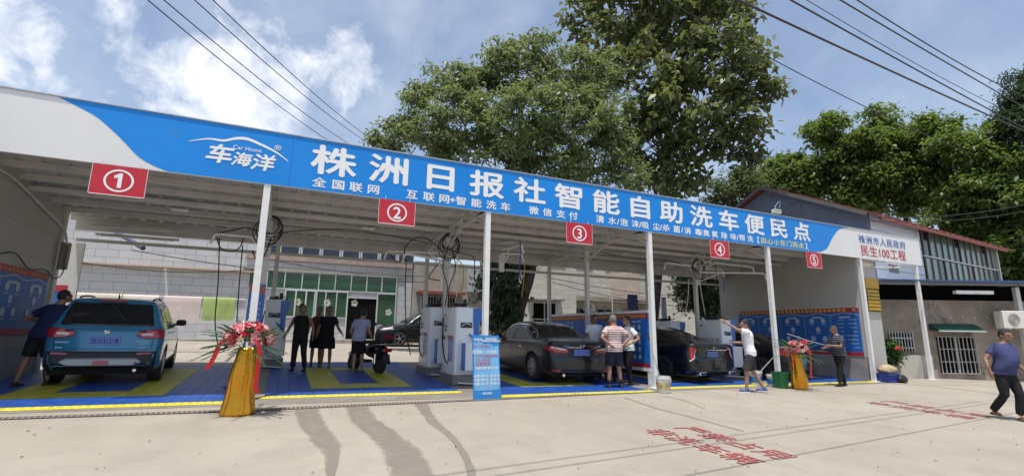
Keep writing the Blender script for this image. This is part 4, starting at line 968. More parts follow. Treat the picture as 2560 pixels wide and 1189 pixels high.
    for a_, k_ in ((aL, kL), (aR, kR)):
        fw = Vector((a_.x*.6, 1, 0)).normalized(); Rm = Matrix((fw.cross(Vector((0, 0, 1))), fw, Vector((0, 0, 1)))).transposed()
        b = B(); bs = S(a_+fw*.05+Vector((0, 0, -.05)))
        if sandals: b.ball(bs-Vector((0, 0, .022*s)), (.047*s, .135*s, .014*s), 10, R=Rm); b.tube([bs+Vector((-.045*s, .02*s, -.01*s)), bs+Vector((0, .03*s, .035*s)), bs+Vector((.045*s, .02*s, -.01*s))], .012*s, 6)
        else: b.ball(bs, (.047*s, .135*s, .042*s), 12, R=Rm); b.ball(S(a_+Vector((0, -.005, -.01))), (.046*s, .052*s, .045*s), 8)
        so = b.obj('shoe', shoe_mat or BLK, root, smooth=True, local=True)
        if not sandals and shoe_mat and shoe_mat.name.startswith(('black_trainer', 'blue_trainer')):
            b = B(); b.ball(bs-Vector((0, 0, .03*s)), (.05*s, .138*s, .014*s), 10, R=Rm); b.obj('sole', M('white_rubber', (.7, .7, .7), .6), so, smooth=True, local=True)
        if sock: b = B(); b.tube([S(a_), S(lerp(a_, k_, .28))], [.042*s, .046*s], 12); b.obj('sock', sock, root, smooth=True, local=True)
    return root, to, s
NAVY = cloth('navy_cotton', (.014, .022, .065)); BLACKC = cloth('black_cotton', (.012, .012, .014)); WHITEC = cloth('white_cotton', (.78, .79, .84), .04); LAV = cloth('lavender_cotton', (.33, .34, .50), .07)
BLKTROU = cloth('black_trouser', (.016, .016, .018)); NAVYSH = cloth('navy_shorts', (.018, .02, .04)); GREYSH = cloth('dark_grey_shorts', (.045, .042, .045)); BLUTEE = cloth('slate_blue_tee', (.05, .06, .145)); PALEB = cloth('pale_blue_cotton', (.36, .40, .55), .08)
ST1 = striped('pale_red_stripes', (.60, .52, .50), (.30, .12, .12), .052, .36); ST2 = striped('dark_fine_stripes', (.018, .026, .045), (.22, .25, .28), .062, .16)
BTR = M('black_trainer', (.02, .02, .022), .5); BLTR = M('blue_trainer', (.06, .09, .26), .55); SHOEB = M('black_shoe', (.012, .012, .012), .45); REDC = cloth('red_collar', (.45, .04, .06))
person('man in navy tee and black shorts leaning on the teal car', (-3.90, 11.62), -.45, 1.72, lean=(.12, .15), eL=(-.38, .02, 1.20), wL=(-.30, .26, 1.16), eR=(.40, .30, 1.28), wR=(.42, .56, 1.22), aL=(-.16, -.16, .085), aR=(.14, .12, .085), hyaw=-.3, hnod=-.35, top_mat=NAVY, bottom='shorts', bot_mat=BLACKC, shoe_mat=SHOEB, skin=SKIN2)
person('man in black sleeveless vest standing with arms apart', (.46, 13.65), 2.75, 1.68, eL=(-.30, -.02, 1.16), wL=(-.36, .10, .92), eR=(.30, -.02, 1.16), wR=(.36, .10, .92), aL=(-.17, -.02, .085), aR=(.15, -.05, .085), hyaw=.95, hnod=-.1, top='vest', top_mat=BLACKC, bot_mat=BLKTROU, shoe_mat=SHOEB, skin=SKIN2, build=1.04)
person('person in shorts standing half hidden behind the man in the black vest', (.93, 14.75), 3.0, 1.66, top='vest', top_mat=cloth('brown_top', (.10, .045, .04)), bottom='shorts', bot_mat=BLACKC, shoe_mat=SHOEB, skin=SKIN2)
person('woman in a black knee length dress with hands held out', (1.16, 14.30), 2.95, 1.66, eL=(-.27, -.02, 1.15), wL=(-.40, .12, .98), eR=(.25, -.02, 1.13), wR=(.27, .12, .92), hyaw=.15, top='dress', top_mat=BLACKC, bottom=None, shoe_mat=SHOEB, skin=SKIN2, sandals=True, hair_len=.03)
person('man in lavender shirt standing at the scooter, back turned', (1.84, 13.17), -.45, 1.62, lean=(.05, .10), eL=(-.25, .02, 1.13), wL=(-.20, .16, .95), eR=(.27, -.02, 1.14), wR=(.36, .08, .92), aL=(-.08, -.06, .085), aR=(.12, .05, .085), hnod=-.25, top='polo', top_mat=LAV, bottom='shorts', bot_mat=BLACKC, shoe_mat=SHOEB, sandals=True)
wp = V(1487, 850, 11.35); person('man in white tee standing between the brown sedan and the banner', (wp.x, wp.y), 2.9, 1.72, eL=(-.25, -.02, 1.14), wL=(-.2, .12, .95), hyaw=-.1, top_mat=WHITEC, bot_mat=BLKTROU, shoe_mat=SHOEB, skin=SKIN2, build=1.05, hair=HAIR)
wp = V(1524, 850, 10.75); person('man in pale blue shirt mostly hidden behind the striped polo', (wp.x, wp.y), 2.5, 1.66, hyaw=.2, top_mat=PALEB, bot_mat=BLKTROU, shoe_mat=SHOEB, skin=SKIN2)
person('grey haired man in red striped polo with hands on hips', (7.22, 9.58), -.1, 1.70, eL=(-.40, -.12, 1.20), wL=(-.20, -.16, 1.04), eR=(.40, -.12, 1.20), wR=(.22, -.10, 1.06), aL=(-.16, .0, .085), aR=(.16, -.02, .085), top='polo', top_mat=ST1, bottom='shorts', bot_mat=NAVYSH, shoe_mat=BTR, sock=BLACKC, hair=HAIRG, collar=REDC, build=1.10, belly=.1, hyaw=-.2)
pw, _, _ = person('man in white polo and black trousers standing sideways holding a bottle', (8.02, 10.05), 1.35, 1.70, eL=(-.30, -.16, 1.17), wL=(-.30, .12, 1.03), eR=(.26, -.05, 1.14), wR=(.25, .12, 1.0), aL=(-.1, .02, .085), aR=(.1, -.08, .085), top='polo', top_mat=WHITEC, bot_mat=BLKTROU, shoe_mat=SHOEB, hnod=-.15)
pb, shirt, s_ = person('boy in white tee with green print raising his left arm', (10.42, 8.42), .75, 1.72, lean=(-.02, .05), eL=(-.26, .26, 1.50), wL=(-.30, .50, 1.66), eR=(.28, .12, 1.17), wR=(.16, .34, 1.18), aL=(-.12, .14, .085), kL=(-.11, .12, .50), aR=(.14, -.26, .10), kR=(.11, -.03, .50), hyaw=.25, top_mat=WHITEC, bottom='shorts', bot_mat=GREYSH, shoe_mat=BLTR, build=.98)
bv = BVHTree.FromPolygons([v.co.copy() for v in shirt.data.vertices], [tuple(p.vertices) for p in shirt.data.polygons])
b = B()
def onback(x, z):
    h = bv.ray_cast(Vector((x, -1, z)), Vector((0, 1, 0))); return h[0]+Vector((0, -.004, 0)) if h[0] else Vector((x, -.15, z))
gs = .02
for (x0, x1, z0, z1) in ((-.03, .05, 1.03, 1.34), (-.055, -.03, 1.27, 1.34), (-.05, .07, 1.02, 1.05)):
    nx, nz = max(1, int((x1-x0)/gs)), max(1, int((z1-z0)/gs))
    for i in range(nx):
        for j in range(nz): b.quad(*[onback(x0+(x1-x0)*(i+a)/nx, z0+(z1-z0)*(j+c)/nz) for a, c in ((0, 0), (1, 0), (1, 1), (0, 1))])
b.obj('green_print', cloth('green_print', (.03, .33, .10)), shirt, local=True)
person('man in dark finely striped tee washing the car in the fifth bay', (14.55, 8.80), 1.25, 1.69, lean=(0, .06), eL=(-.25, .12, 1.14), wL=(-.20, .38, 1.16), eR=(.24, .10, 1.12), wR=(.16, .34, 1.08), aL=(-.1, .16, .085), aR=(.12, -.18, .085), hyaw=.05, hnod=.05, top_mat=ST2, bot_mat=BLKTROU, shoe_mat=SHOEB, skin=SKIN2, build=1.08, belly=.15, hair=M('short_hair', (.06, .05, .045), .7, var=.3, scale=60))
person('stout man in slate blue tee striding at the right edge', (12.62, 4.58), 2.78, 1.68, lean=(-.10, .02), eL=(-.30, -.06, 1.14), wL=(-.34, .12, .92), eR=(.31, -.05, 1.16), wR=(.38, .06, .93), kL=(-.10, .12, .50), aL=(-.09, .08, .085), kR=(.10, .02, .48), aR=(.10, -.26, .14), hyaw=.1, top_mat=BLUTEE, bot_mat=BLKTROU, shoe_mat=M('brown_sandal', (.20, .09, .05), .6), skin=SKIN2, build=1.07, belly=.30, sandals=True)
# ============================================================ wash machines, hoses, boards, clutter
MW = M('cabinet_white', (.76, .78, .80), .35, var=.05, scale=3, coat=.3); MB = M('cabinet_blue', (.01, .13, .50), .35, var=.05, coat=.3); PLAS = M('plinth_grey', (.20, .19, .18), .7, var=.2)
HOSE = M('black_hose', (.014, .014, .015), .5, var=.1); YHOSE = M('yellow_hose', (.42, .33, .03), .5); BHOSE = M('blue_hose', (.02, .08, .38), .5); PRED = M('print_red', (.45, .10, .10), .5, var=0); PGREY = M('print_grey', (.22, .20, .22), .6, var=0)
def cab_ring(w_, d, z, r=.05):
    x, y = w_/2, d/2; out = []
    for cx, cy, a0 in ((x-r, y-r, 0), (-x+r, y-r, 90), (-x+r, -y+r, 180), (x-r, -y+r, 270)):
        for t in (0, 30, 60, 90): a = math.radians(a0+t); out.append((cx+r*math.cos(a), cy+r*math.sin(a), z))
    return out
def machine(label, x, y, h=1.74, w_=.56, d=.95, text_side=False, poster=True):
    z = gz(x, y); t = thing('wash_machine', label, 'washing machine', (x, y, z), world=False, group=None)
    p = B(); p.cbox((0, 0, .11), (w_+.1, d+.1, .22), bev=.02); p.obj('plinth', PLAS, t, local=True)
    b = B(); b.loft([cab_ring(w_, d, .22), cab_ring(w_, d, h-.08), cab_ring(w_-.03, d-.03, h-.02), cab_ring(w_-.1, d-.1, h)]); b.obj('cabinet', MW, t, smooth=True, local=True, auto=35)
    b = B(); pr = [(w_/2-.10, .6), (w_/2-.12, h-.5), (w_/2-.14, h-.3), (w_/2-.14, h-.03), (w_/2+.10, h-.03), (w_/2+.09, h-.22), (w_/2+.012, h-.4), (w_/2+.012, .6)]
    b.prism([(q[0], -d/2-.012, q[1]) for q in pr], (0, 0, 0), (0, d*.5, 0)); b.obj('blue_fin', MB, t, local=True)
    b = B(); b.cbox((-.02, -d/2-.008, h-.42), (.28, .02, .12), bev=.02); s_ = b.obj('sign_window', BLK, t, local=True)
    b = B(); P = smooth_path([(-.14, -d/2-.022, h-.45), (-.08, -d/2-.022, h-.40), (.02, -d/2-.022, h-.385), (.09, -d/2-.022, h-.43)], 5); b.tube(P, .008, 5); b.obj('car_outline', MW, s_, local=True)
    b = B(); b.cbox((.10, -d/2-.10, .62), (.42, .26, .62), bev=.02, mi=0); b.cbox((-.115, -d/2-.10, .62), (.012, .262, .60), mi=1); b.obj('side_box', [MW, MB], t, local=True)
    b = B(); b.tube(smooth_path([(.05, -d/2-.03, h-.62), (.12, -d/2-.06, h-.70), (.22, -d/2-.05, h-.78)], 4), .02, 7); b.obj('spray_gun', MB, t, local=True)
    b = B(); b.tube(smooth_path([(.06, -d/2-.03, h-.85), (.10, -d/2-.09, h-.9), (.09, -d/2-.07, h-1.1), (.05, -d/2-.05, h-1.16)], 5), .022, 7); b.obj('handle_hose', HOSE, t, smooth=True, local=True)
    b = B(); b.bar((-.2, -d/2-.02, .05), (-.2, -d/2-.03, .42), .03); b.bar((-.2, -d/2-.03, .05), (.3, -d/2-.35, .03), .03); b.obj('pipe_guard', WHITE, t, local=True)
    # left flank: panels, gauges and hoses
    X = -w_/2-.003
    if text_side:
        b = B()
        for i, ch in enumerate('自助洗车'): b.text(ch, (X-.002, d*.36-i*.215, 1.08), (0, -1, 0), (0, 0, 1), .20, .22, bold=.0)
        b.obj('lettering', PRED, t, local=True)
    elif poster:
        b = B(); b.box((X-.004, .02, .50), (X, -.32, 1.05)); q = b.obj('poster', MB, t, local=True)
        b = B(); b.box((X-.006, .02, 1.0), (X-.0045, -.32, 1.08)); b.obj('poster_top', PRED, q, local=True)
        b = B()
        for z0, s in ((.86, .07), (.70, .05), (.60, .05)):
            for i in range(5): b.box((X-.007, -.03-i*.05, z0), (X-.0055, -.06-i*.05, z0+s))
        b.obj('poster_print', M('poster_white', (.6, .62, .7), .5, var=0), q, local=True)
        b = B()
        for i, (yy, zz) in enumerate(((.3, 1.30), (.22, 1.30), (.3, 1.22), (.22, 1.2))): b.cbox((X-.004, yy, zz), (.012, .05, .035))
        b.obj('button_panel', BLK, t, local=True)
        b = B(); b.tube(smooth_path([(X-.03, .36, 1.5), (X-.06, .30, 1.2), (X-.07, .24, .9), (X-.05, .10, .55), (X-.02, -.05, .45)], 6), .017, 7); b.obj('side_hose', HOSE, t, smooth=True, local=True)
        b = B(); b.cbox((X-.04, .30, 1.04), (.05, .16, .06), rx=.4, bev=.02); b.obj('nozzle', BLK, t, local=True)
    b = B(); b.box((X-.003, .35, h-.2), (X-.001, .28, h-.15)); b.obj('maker_plate', BLK, t, local=True)
    b = B()
    for k in range(7): a = Vector((-.2+.05*k, -.35+.1*k, h+.02)); b.tube([a, a+Vector((.16, .12*(-1)**k, .05+.02*(k % 3)))], .014, 5)
    b.cbox((-.08, .1, h+.05), (.22, .3, .1), bev=.02); b.tube([(.1, 0, h), (.1, 0, h+.2)], .045, 10); b.obj('top_fittings', BLK, t, local=True)
    return t
machine('white and blue wash machine beside the blue poster stand', 3.88, 11.12)
machine('white wash machine standing behind the one at the poster stand', 3.72, 12.75, h=1.74)
machine('white wash machine behind the first post and gold flower stand', -.18, 14.9, h=1.78, w_=.50)
machine('white wash machine lettered on its side behind the boy', 12.62, 11.4, text_side=True)
machine('grey wash machine showing above the roof of the black sedan', 12.66, 13.6, h=1.66, poster=False)
# blue information board in front of the first machine
t = thing('info_board', 'narrow blue board with red top beside the first wash machine', 'board', (-.42, 12.6, gz(-.4, 12.6)))
b = B(); b.box((-.72, 12.10, .95), (-.40, 12.13, 2.35)); b.obj('panel', MB, t)
b = B(); b.prism([(-.72, 12.097, 2.36), (-.40, 12.097, 2.28), (-.40, 12.097, 2.12), (-.56, 12.097, 2.18), (-.72, 12.097, 2.15)], (0, 0, 0), (0, -.003, 0)); b.obj('red_band', PRED, t)
b = B(); [b.box((-.68+.06*(i % 4), 12.092, 1.9-.12*(i//4)), (-.645+.06*(i % 4), 12.094, 1.95-.12*(i//4))) for i in range(20)]; b.obj('print', M('print_dull_white', (.4, .45, .6), .6, var=0), t)
# ---- swing arms, coiled hoses
def rig(label, x, y, arms, coil=True, drops=()):
    t = thing('hose_boom', label, 'hose boom', (x, y, 3.3), group='swing arms with hoses on the middle posts')
    b = B(); b.cbox((x, y-.09, 3.25), (.16, .08, .5), bev=.02); b.obj('bracket', STEEL, t)
    for (x1, y1, z1, rise) in arms:
        b = B(); b.tube([(x, y-.12, z1+rise), (x1*.95+x*.05, y1, z1), (x1, y1, z1-.04), (x1+(.05 if x1 > x else -.05), y1, z1-.22)], .028, 8); b.bar((x, y-.12, z1+rise-.35), (x+(x1-x)*.35, y-.12+(y1-y)*.35, z1+rise*.7), .025); b.obj('arm', WHITE, t)
    if coil:
        b = B(); cz = 3.72
        for k in range(5):
            r = .19+.022*k+.01*(k % 2); o_ = .012*k
            P = [(x+.05*math.sin(k)+r*math.cos(a), y-.16-o_-.03*math.sin(3*a+k), cz-.05*k+r*1.15*math.sin(a)) for a in np.linspace(0, 2*math.pi, 26)]; b.tube(P, .011, 6, cap=False)
        b.obj('hose_coil', HOSE, t, smooth=True)
    for (pts, mt) in drops:
        b = B(); b.tube(smooth_path(pts, 6), .013, 6); b.obj('hose', mt, t, smooth=True)
rig('swing arm with black hose coil at the second bay post', PX[0], MY, [(-1.5, 12.0, 3.38, .02)], True, [([(-1.45, 12.0, 3.3), (-1.35, 12, 3.08), (-1.15, 12, 3.02), (-1.0, 12, 3.12), (-.95, 12.1, 3.35)], HOSE), ([(-1.40, 12.0, 3.3), (-1.32, 12, 2.4), (-1.28, 12, 1.5), (-1.15, 12.1, .9)], HOSE), ([(-.95, 12.1, 3.2), (-.92, 12.1, 2.2), (-.86, 12.1, 1.3), (-.7, 12.2, .8)], HOSE), ([(-.5, 12.1, 3.5), (-.9, 12.1, 3.6), (-1.2, 12.1, 3.5), (-1.45, 12.05, 3.42)], HOSE), ([(-.4, 12.1, 3.4), (-.5, 12.1, 3.0), (-.65, 12.1, 2.9), (-.75, 12.1, 3.1)], HOSE)])
rig('swing arm with black hose coil above the two white machines', PX[1], MY, [(2.55, 11.6, 3.22, -.05), (2.3, 12.6, 3.4, 0)], True, [([(3.7, 12.1, 3.4), (3.2, 12.1, 3.75), (2.9, 12.1, 3.7), (2.6, 11.8, 3.4), (2.55, 11.6, 3.15), (2.4, 11.6, 3.0), (2.2, 11.7, 3.2)], HOSE), ([(2.62, 11.7, 3.1), (2.66, 11.7, 2.0), (2.75, 11.7, 1.2), (2.9, 11.9, .8)], HOSE), ([(3.8, 12.1, 3.5), (4.2, 12, 3.4), (4.5, 12, 3.3), (4.55, 12, 2.7), (4.75, 12, 2.6), (4.9, 12, 3.0), (5.2, 12, 3.2)], HOSE),
    ([(3.8, 12.05, 3.6), (3.65, 12, 3.0), (3.8, 12, 2.5), (3.78, 12.1, 2.0)], HOSE), ([(3.9, 12.05, 3.5), (4.0, 12, 3.0), (3.85, 12, 2.5), (3.86, 12.1, 2.0)], HOSE), ([(3.7, 12.05, 3.3), (3.4, 12, 2.9), (3.3, 12, 2.7), (3.6, 12, 2.65)], HOSE), ([(3.95, 11.7, 3.2), (4.1, 11.7, 3.0), (4.12, 11.7, 2.6), (4.05, 11.7, 2.3)], YHOSE), ([(3.9, 11.6, 3.3), (3.92, 11.6, 2.2)], WHITE)])
rig('bare swing arms with blue and yellow hoses over the third bay', PX[2]-2.9, MY, [(5.55, 11.2, 3.62, .0), (5.9, 11.9, 3.5, .02)], False, [([(5.5, 11.2, 3.72), (5.5, 11.2, 3.3), (5.48, 11.2, 2.75)], BHOSE), ([(5.95, 11.9, 3.5), (5.98, 11.9, 3.0), (5.9, 11.9, 2.3)], YHOSE)])
rig('swing arms with blue hoses on the post behind the boy', PX[3], MY, [(14.9, 11.2, 3.45, .0), (11.2, 12.0, 3.65, 0), (15.1, 11.8, 3.75, .1), (13.9, 12.1, 3.6, .0)], True, [([(14.92, 11.2, 3.45), (15.0, 11.2, 3.0), (15.0, 11.2, 2.6)], BHOSE), ([(15.0, 11.2, 2.6), (15.02, 11.2, 1.6), (14.9, 11.2, 1.0)], HOSE), ([(14.95, 11.25, 3.4), (15.4, 11.3, 2.9), (15.9, 11.4, 2.3)], YHOSE), ([(13.9, 12.1, 3.6), (13.95, 12.1, 3.2), (13.9, 12.1, 2.8)], BHOSE), ([(13.0, 12.0, 3.9), (13.4, 12, 3.8), (13.5, 12, 3.3), (13.3, 12, 3.1), (13.1, 12, 3.5)], HOSE), ([(12.8, 12.0, 3.8), (12.7, 12, 3.0), (12.85, 12, 2.0)], WHITE), ([(12.3, 12.1, 3.2), (12.1, 12, 2.5), (11.9, 12, 1.95)], WHITE)])
# ---- printed wall banners
BBL = M('banner_blue', (.012, .12, .42), .5, var=.12, scale=1.5); BRD = M('banner_red', (.42, .025, .035), .5, var=.06); PWH = M('banner_print', (.42, .50, .62), .5, var=0); PYE = M('banner_yellow', (.55, .42, .06), .5, var=0); PORG = M('banner_orange', (.42, .17, .06), .5, var=.05)
def banner(label, X, y0, y1, z0, z1, sg, kind, slope=0.0):
    t = thing('wall_banner', label, 'banner', (X, (y0+y1)/2, z0)); e = sg
    def R_(b, ya, yb, za, zb, lay): b.quad(*[(X+e*.003*lay, y, z) for y, z in ((ya, za), (yb, za), (yb, zb), (ya, zb))])
    b = B(); b.box((X-.004, y0, z0), (X+.004, y1, z1)); b.obj('sheet', BBL, t)
    b = B(); R_(b, y0, y1, z1-.14, z1, 2); R_(b, y0, y1, z0, z0+.12, 2); b.obj('red_band', BRD, t)
    b = B(); k = int((y1-y0)/.16); rr = random.Random(int(abs(X)*9))
    for i in range(k):
        if rr.random() < .85: R_(b, y0+.1+i*.16, y0+.2+i*.16, z1-.11, z1-.03, 3)
    b.obj('heading_print', PYE if kind != 2 else PORG, t)
    b = B(); n_ = max(2, round((y1-y0)/.95)); wv = (y1-y0)/n_
    for i in range(n_):
        ya = y0+i*wv; P = [(X+e*.008, ya+wv*q, z1-.19+.035*math.cos(2*math.pi*(q-.5))) for q in np.linspace(0, 1, 13)]
        for a, c in zip(P[:-1], P[1:]): b.quad(a, c, (c[0], c[1], c[2]-.018), (a[0], a[1], a[2]-.018))
        R_(b, ya+.004, ya+.014, z0+.12, z1-.22, 3)
    b.obj('wave_lines', PWH, t)
    b = B()
    for i in range(n_):
        ya = y0+i*wv+wv*.5
        if kind == 1 and i == 0:
            for j in range(8): L = rr.uniform(.12, .4); R_(b, ya-.36, ya-.36+L, z0+.25+j*.13, z0+.27+j*.13, 3); R_(b, ya+.05, ya+.05+L*.8, z0+.25+j*.13, z0+.27+j*.13, 3)
        else:
            for (dy, dz, r) in ((-.2, .35, .09), (.2, .35, .09), (0, .62, .09), (-.2, .88, .09), (.2, .88, .09)):
                cy, cz = ya+dy*(1 if kind != 0 else .6), z0+.12+dz*(z1-z0-.4)
                ring = [(X+e*.009, cy+r*.9*math.cos(a), cz+r*math.sin(a)) for a in np.linspace(0, 2*math.pi, 15)[:-1]]; b.add(ring, [tuple(range(14))])
                R_(b, cy-.07, cy+.07, cz-r-.05, cz-r-.03, 3)
        R_(b, ya-.18, ya+.18, z1-.33, z1-.28, 3)
    b.obj('panel_print', PWH, t)
    return t
banner('long blue banner with red top on the right side wall', 17.19, 9.6, 14.3, .74, 2.30, -1, 1)
banner('faded blue banner with orange band on the left side wall', -4.742, 9.0, 13.9, 1.20, 2.50, 1, 2)
# partition board between the third and fourth bays
t = thing('partition_board', 'blue printed board with red edges on a frame beside the third bay', 'board', (8.5, 12, gz(8.5, 12)))
X = 8.5; b = B(); b.box((X-.02, 9.8, .52), (X+.02, 14.7, 1.93)); b.obj('board', M('board_blue', (.012, .14, .50), .45, var=.08), t)
b = B(); b.box((X-.035, 9.78, 1.90), (X+.035, 14.72, 1.97)); b.box((X-.035, 9.78, .44), (X+.035, 14.72, .52)); [b.box((X-.03, y, .1), (X+.03, y+.06, .5)) for y in (9.82, 12.2, 14.6)]; b.obj('frame', WHITE, t)
b = B(); b.quad((X-.024, 9.8, 1.76), (X-.024, 14.7, 1.76), (X-.024, 14.7, 1.89), (X-.024, 9.8, 1.89)); b.quad((X-.024, 9.8, .53), (X-.024, 14.7, .53), (X-.024, 14.7, .63), (X-.024, 9.8, .63)); b.obj('red_band', BRD, t)
b = B(); rr = random.Random(4)
for i in range(44): b.quad(*[(X-.027, 9.9+i*.108+a, c) for a, c in ((0, 1.79), (.06, 1.79), (.06, 1.86), (0, 1.86))])
b.obj('heading_print', PYE, t)
b = B()
for cy in (10.15, 10.35, 11.2, 11.45, 12.3, 12.55, 13.4, 13.65):
    for j in range(5):
        cz = .78+j*.19; b.add([(X-.027, cy+.055*math.cos(a), cz+.065*math.sin(a)) for a in np.linspace(0, 2*math.pi, 13)[:-1]], [tuple(range(12))])
    b.quad((X-.027, cy-.08, 1.66), (X-.027, cy+.08, 1.66), (X-.027, cy+.08, 1.70), (X-.027, cy-.08, 1.70))
b.obj('picture_print', M('board_print', (.5, .55, .62), .5, var=0), t)
# ---- poster stand
c0, c1 = G(1184, 1000), G(1252, 996); t = thing('poster_stand', 'blue poster stand with wave header in front of the second post', 'poster stand', tuple(c0.lerp(c1, .5)))
u_ = (c1-c0); wd = u_.length; u_ = u_.normalized(); up = Vector((u_.y*-.10, u_.x*.10, 1)).normalized(); nb = up.cross(u_).normalized()*-1
h = 1.19; nF = u_.cross(up).normalized()
def PP(a, z, o=0): return c0+u_*a*wd+up*z*h+nF*o
b = B(); b.prism([PP(0, 0), PP(1, 0), PP(1, 1), PP(0, 1)], nF*-.02, (0, 0, 0)); b.bar(PP(.5, .95, -.02), PP(.5, .95, -.02)+Vector((.0, .35, -1.1)), .03); b.obj('board', M('poster_blue', (.02, .22, .56), .4, var=.04), t)
b = B(); P = [PP(x, z, .003) for x, z in ((.04, .14), (.96, .14), (.96, .84), (.8, .82), (.62, .87), (.45, .855), (.28, .90), (.12, .885), (.04, .90))]; b.add(P, [tuple(range(len(P)))]); b.obj('pale_field', M('poster_pale', (.16, .42, .70), .4, var=.3, scale=1.2), t)
b = B()
for txt, a, z, s in (('株洲日报社', .70, .945, .052), ('智能自助洗车便民点', .70, .912, .046)): b.text(txt, PP(a, z, .005), u_, up, s, s)
b.text('车海洋', PP(.2, .93, .005), u_, up, .06, .06)
for txt, a, z, s in (('好消息！好消息！', .5, .735, .075), ('充值优惠 限时开启', .5, .485, .06), ('充值 100 元  送 20 元', .5, .365, .062), ('充值 200 元  送 50 元', .5, .305, .062), ('充值 300 元  送 80 元', .5, .245, .062), ('服务热线', .5, .095, .05)): b.text(txt, PP(a, z, .005), u_, up, s, s, bold=.015)
b.obj('white_lettering', LET, t)
b = B(); b.text('田心小东门网点', PP(.33, .825, .006), u_, up, .05, .05); b.text('好消息', PP(.36, .76, .0055), u_, up, .01, .01)
for txt, a, z, s in (('7月10日前', .36, .615, .075), ('免费洗车', .36, .55, .085), ('7月10日开业酬宾全场优惠', .5, .675, .045)): b.text(txt, PP(a, z, .006), u_, up, s, s, bold=.008)
b.obj('red_lettering', M('poster_red', (.55, .14, .17), .5, var=0), t)
# ---- gold flower stands
GOLD = M('gold_foil', (.66, .31, .03), .24, .9, var=.12, scale=5, bump=.5, fine=16); RIB = M('red_ribbon', (.55, .012, .015), .4, var=.1); FR, FP, FWh = M('flower_red', (.50, .015, .03), .5, var=.25), M('flower_pink', (.78, .36, .38), .5, var=.2, scale=20), M('flower_cream', (.75, .62, .52), .5, var=.1); FRN = M('palm_green', (.035, .10, .03), .5, var=.3, scale=10)
def flower_stand(label, foot, hh, hx, sd, cr=.31):
    x, y = foot; z = gz(x, y); t = thing('flower_stand', label, 'flower stand', (x, y, z), world=False, group='gold wrapped flower stands'); rr = random.Random(sd); k = 72
    rings = []
    for i in range(26):
        q = i/25; zz = q*hh*.70; r0 = .215-.085*q+.012*math.sin(q*9+sd); lx = hx*q
        rings.append([(lx+(r0*(1+.09*noise.noise(Vector((3*math.cos(a)+sd, 3*math.sin(a), zz*2.2)))+.045*math.sin(9*a+sd+q*2)+.03*math.sin(17*a+3*q+sd)))*math.cos(a), r0*.9*(1+.08*noise.noise(Vector((4*math.cos(a), 4*math.sin(a)+sd, zz*3)))+.045*math.sin(9*a+sd+q*2)+.03*math.sin(17*a+3*q+sd))*math.sin(a), zz) for a in np.linspace(0, 2*math.pi, k+1)[:-1]])
    b = B(); b.loft(rings); b.obj('foil_wrap', GOLD, t, smooth=True, local=True)
    c = Vector((hx, -.05, hh*.79)); bb = {0: B(), 1: B(), 2: B()}
    for i in range(74):
        th = rr.uniform(0, 6.28); ph = math.acos(rr.uniform(-.25, 1)); d = Vector((math.sin(ph)*math.cos(th), math.sin(ph)*math.sin(th), math.cos(ph))); p = c+Vector((d.x*cr, d.y*cr*.85, d.z*cr*.75)); kind = rr.choices((0, 1, 2), (.30, .56, .14))[0]; r = rr.uniform(.048, .072)
        s1 = d.orthogonal().normalized(); s2 = d.cross(s1); b = bb[kind]
        for lay, np_, tl in ((1.0, 6, .35), (.65, 5, .8)):
            for j in range(np_):
                a = 2*math.pi*j/np_+lay*2; u1 = s1*math.cos(a)+s2*math.sin(a); v1 = d.cross(u1)
                b.add([p, p+u1*r*.7*lay+v1*r*.62*lay+d*r*.25*tl, p+u1*r*1.25*lay+d*r*tl, p+u1*r*.7*lay-v1*r*.62*lay+d*r*.25*tl], [(0, 1, 2, 3)])
        b.ball(p+d*.01, r*.3, 4)
    for kk, mt in ((0, FR), (1, FP), (2, FWh)): bb[kk].obj('blossoms', mt, t, local=True)
    b = B()
    for i in range(46):
        th = rr.uniform(0, 6.28); el = rr.uniform(-.35, .9); L = rr.uniform(.46, .74); d = Vector((math.cos(th), math.sin(th)*.7, el)).normalized(); P = [c+Vector((0, 0, -.08))+d*L*q+Vector((0, 0, -.22*q*q*L)) for q in np.linspace(.3, 1, 9)]
        b.tube(P, [.005]*8+[.002], 4); sd2 = d.cross(Vector((0, 0, 1))).normalized()
        for q in range(1, 8):
            for e in (-1, 1): tip = P[q]+sd2*e*.09*(1-q/11)+d*.09-Vector((0, 0, .03)); b.add([P[q], P[q]+d*.03+sd2*e*.02, tip, P[q]-d*.006+sd2*e*.02], [(0, 1, 2, 3)])
    b.obj('palm_leaves', FRN, t, local=True)
    def ribbon(pts, w_):
        P = smooth_path(pts, 5); b = B()
        for i in range(len(P)-1): o1 = Vector((w_/2, 0, 0)); b.quad(P[i]-o1, P[i]+o1, P[i+1]+o1, P[i+1]-o1)
        return b
    for pts, w_ in (([c+Vector((.05, -cr*.8, .1)), c+Vector((.16, -cr*.95, -.1)), c+Vector((.17, -cr*.9, -.4)), c+Vector((.16, -cr*.85, -.62)), c+Vector((.19, -cr*.8, -.74))], .062), ([c+Vector((-.2, -cr*.7, .05)), c+Vector((-.34, -cr*.7, -.05)), c+Vector((-.40, -cr*.65, -.25)), c+Vector((-.47, -cr*.6, -.40))], .06)): ribbon(pts, w_).obj('ribbon', RIB, t, local=True)
    b = B()
    for e in (-1, 1): b.tube(smooth_path([c+Vector((.06, -cr*.86, .17)), c+Vector((.06+e*.07, -cr*.9, .22)), c+Vector((.06+e*.11, -cr*.88, .17)), c+Vector((.06, -cr*.88, .16))], 5), .014, 6)
    b.obj('bow', RIB, t, smooth=True, local=True)
flower_stand('gold foil flower stand with pink lilies before the first post', (-.47, 8.30), 1.34, .05, 2)
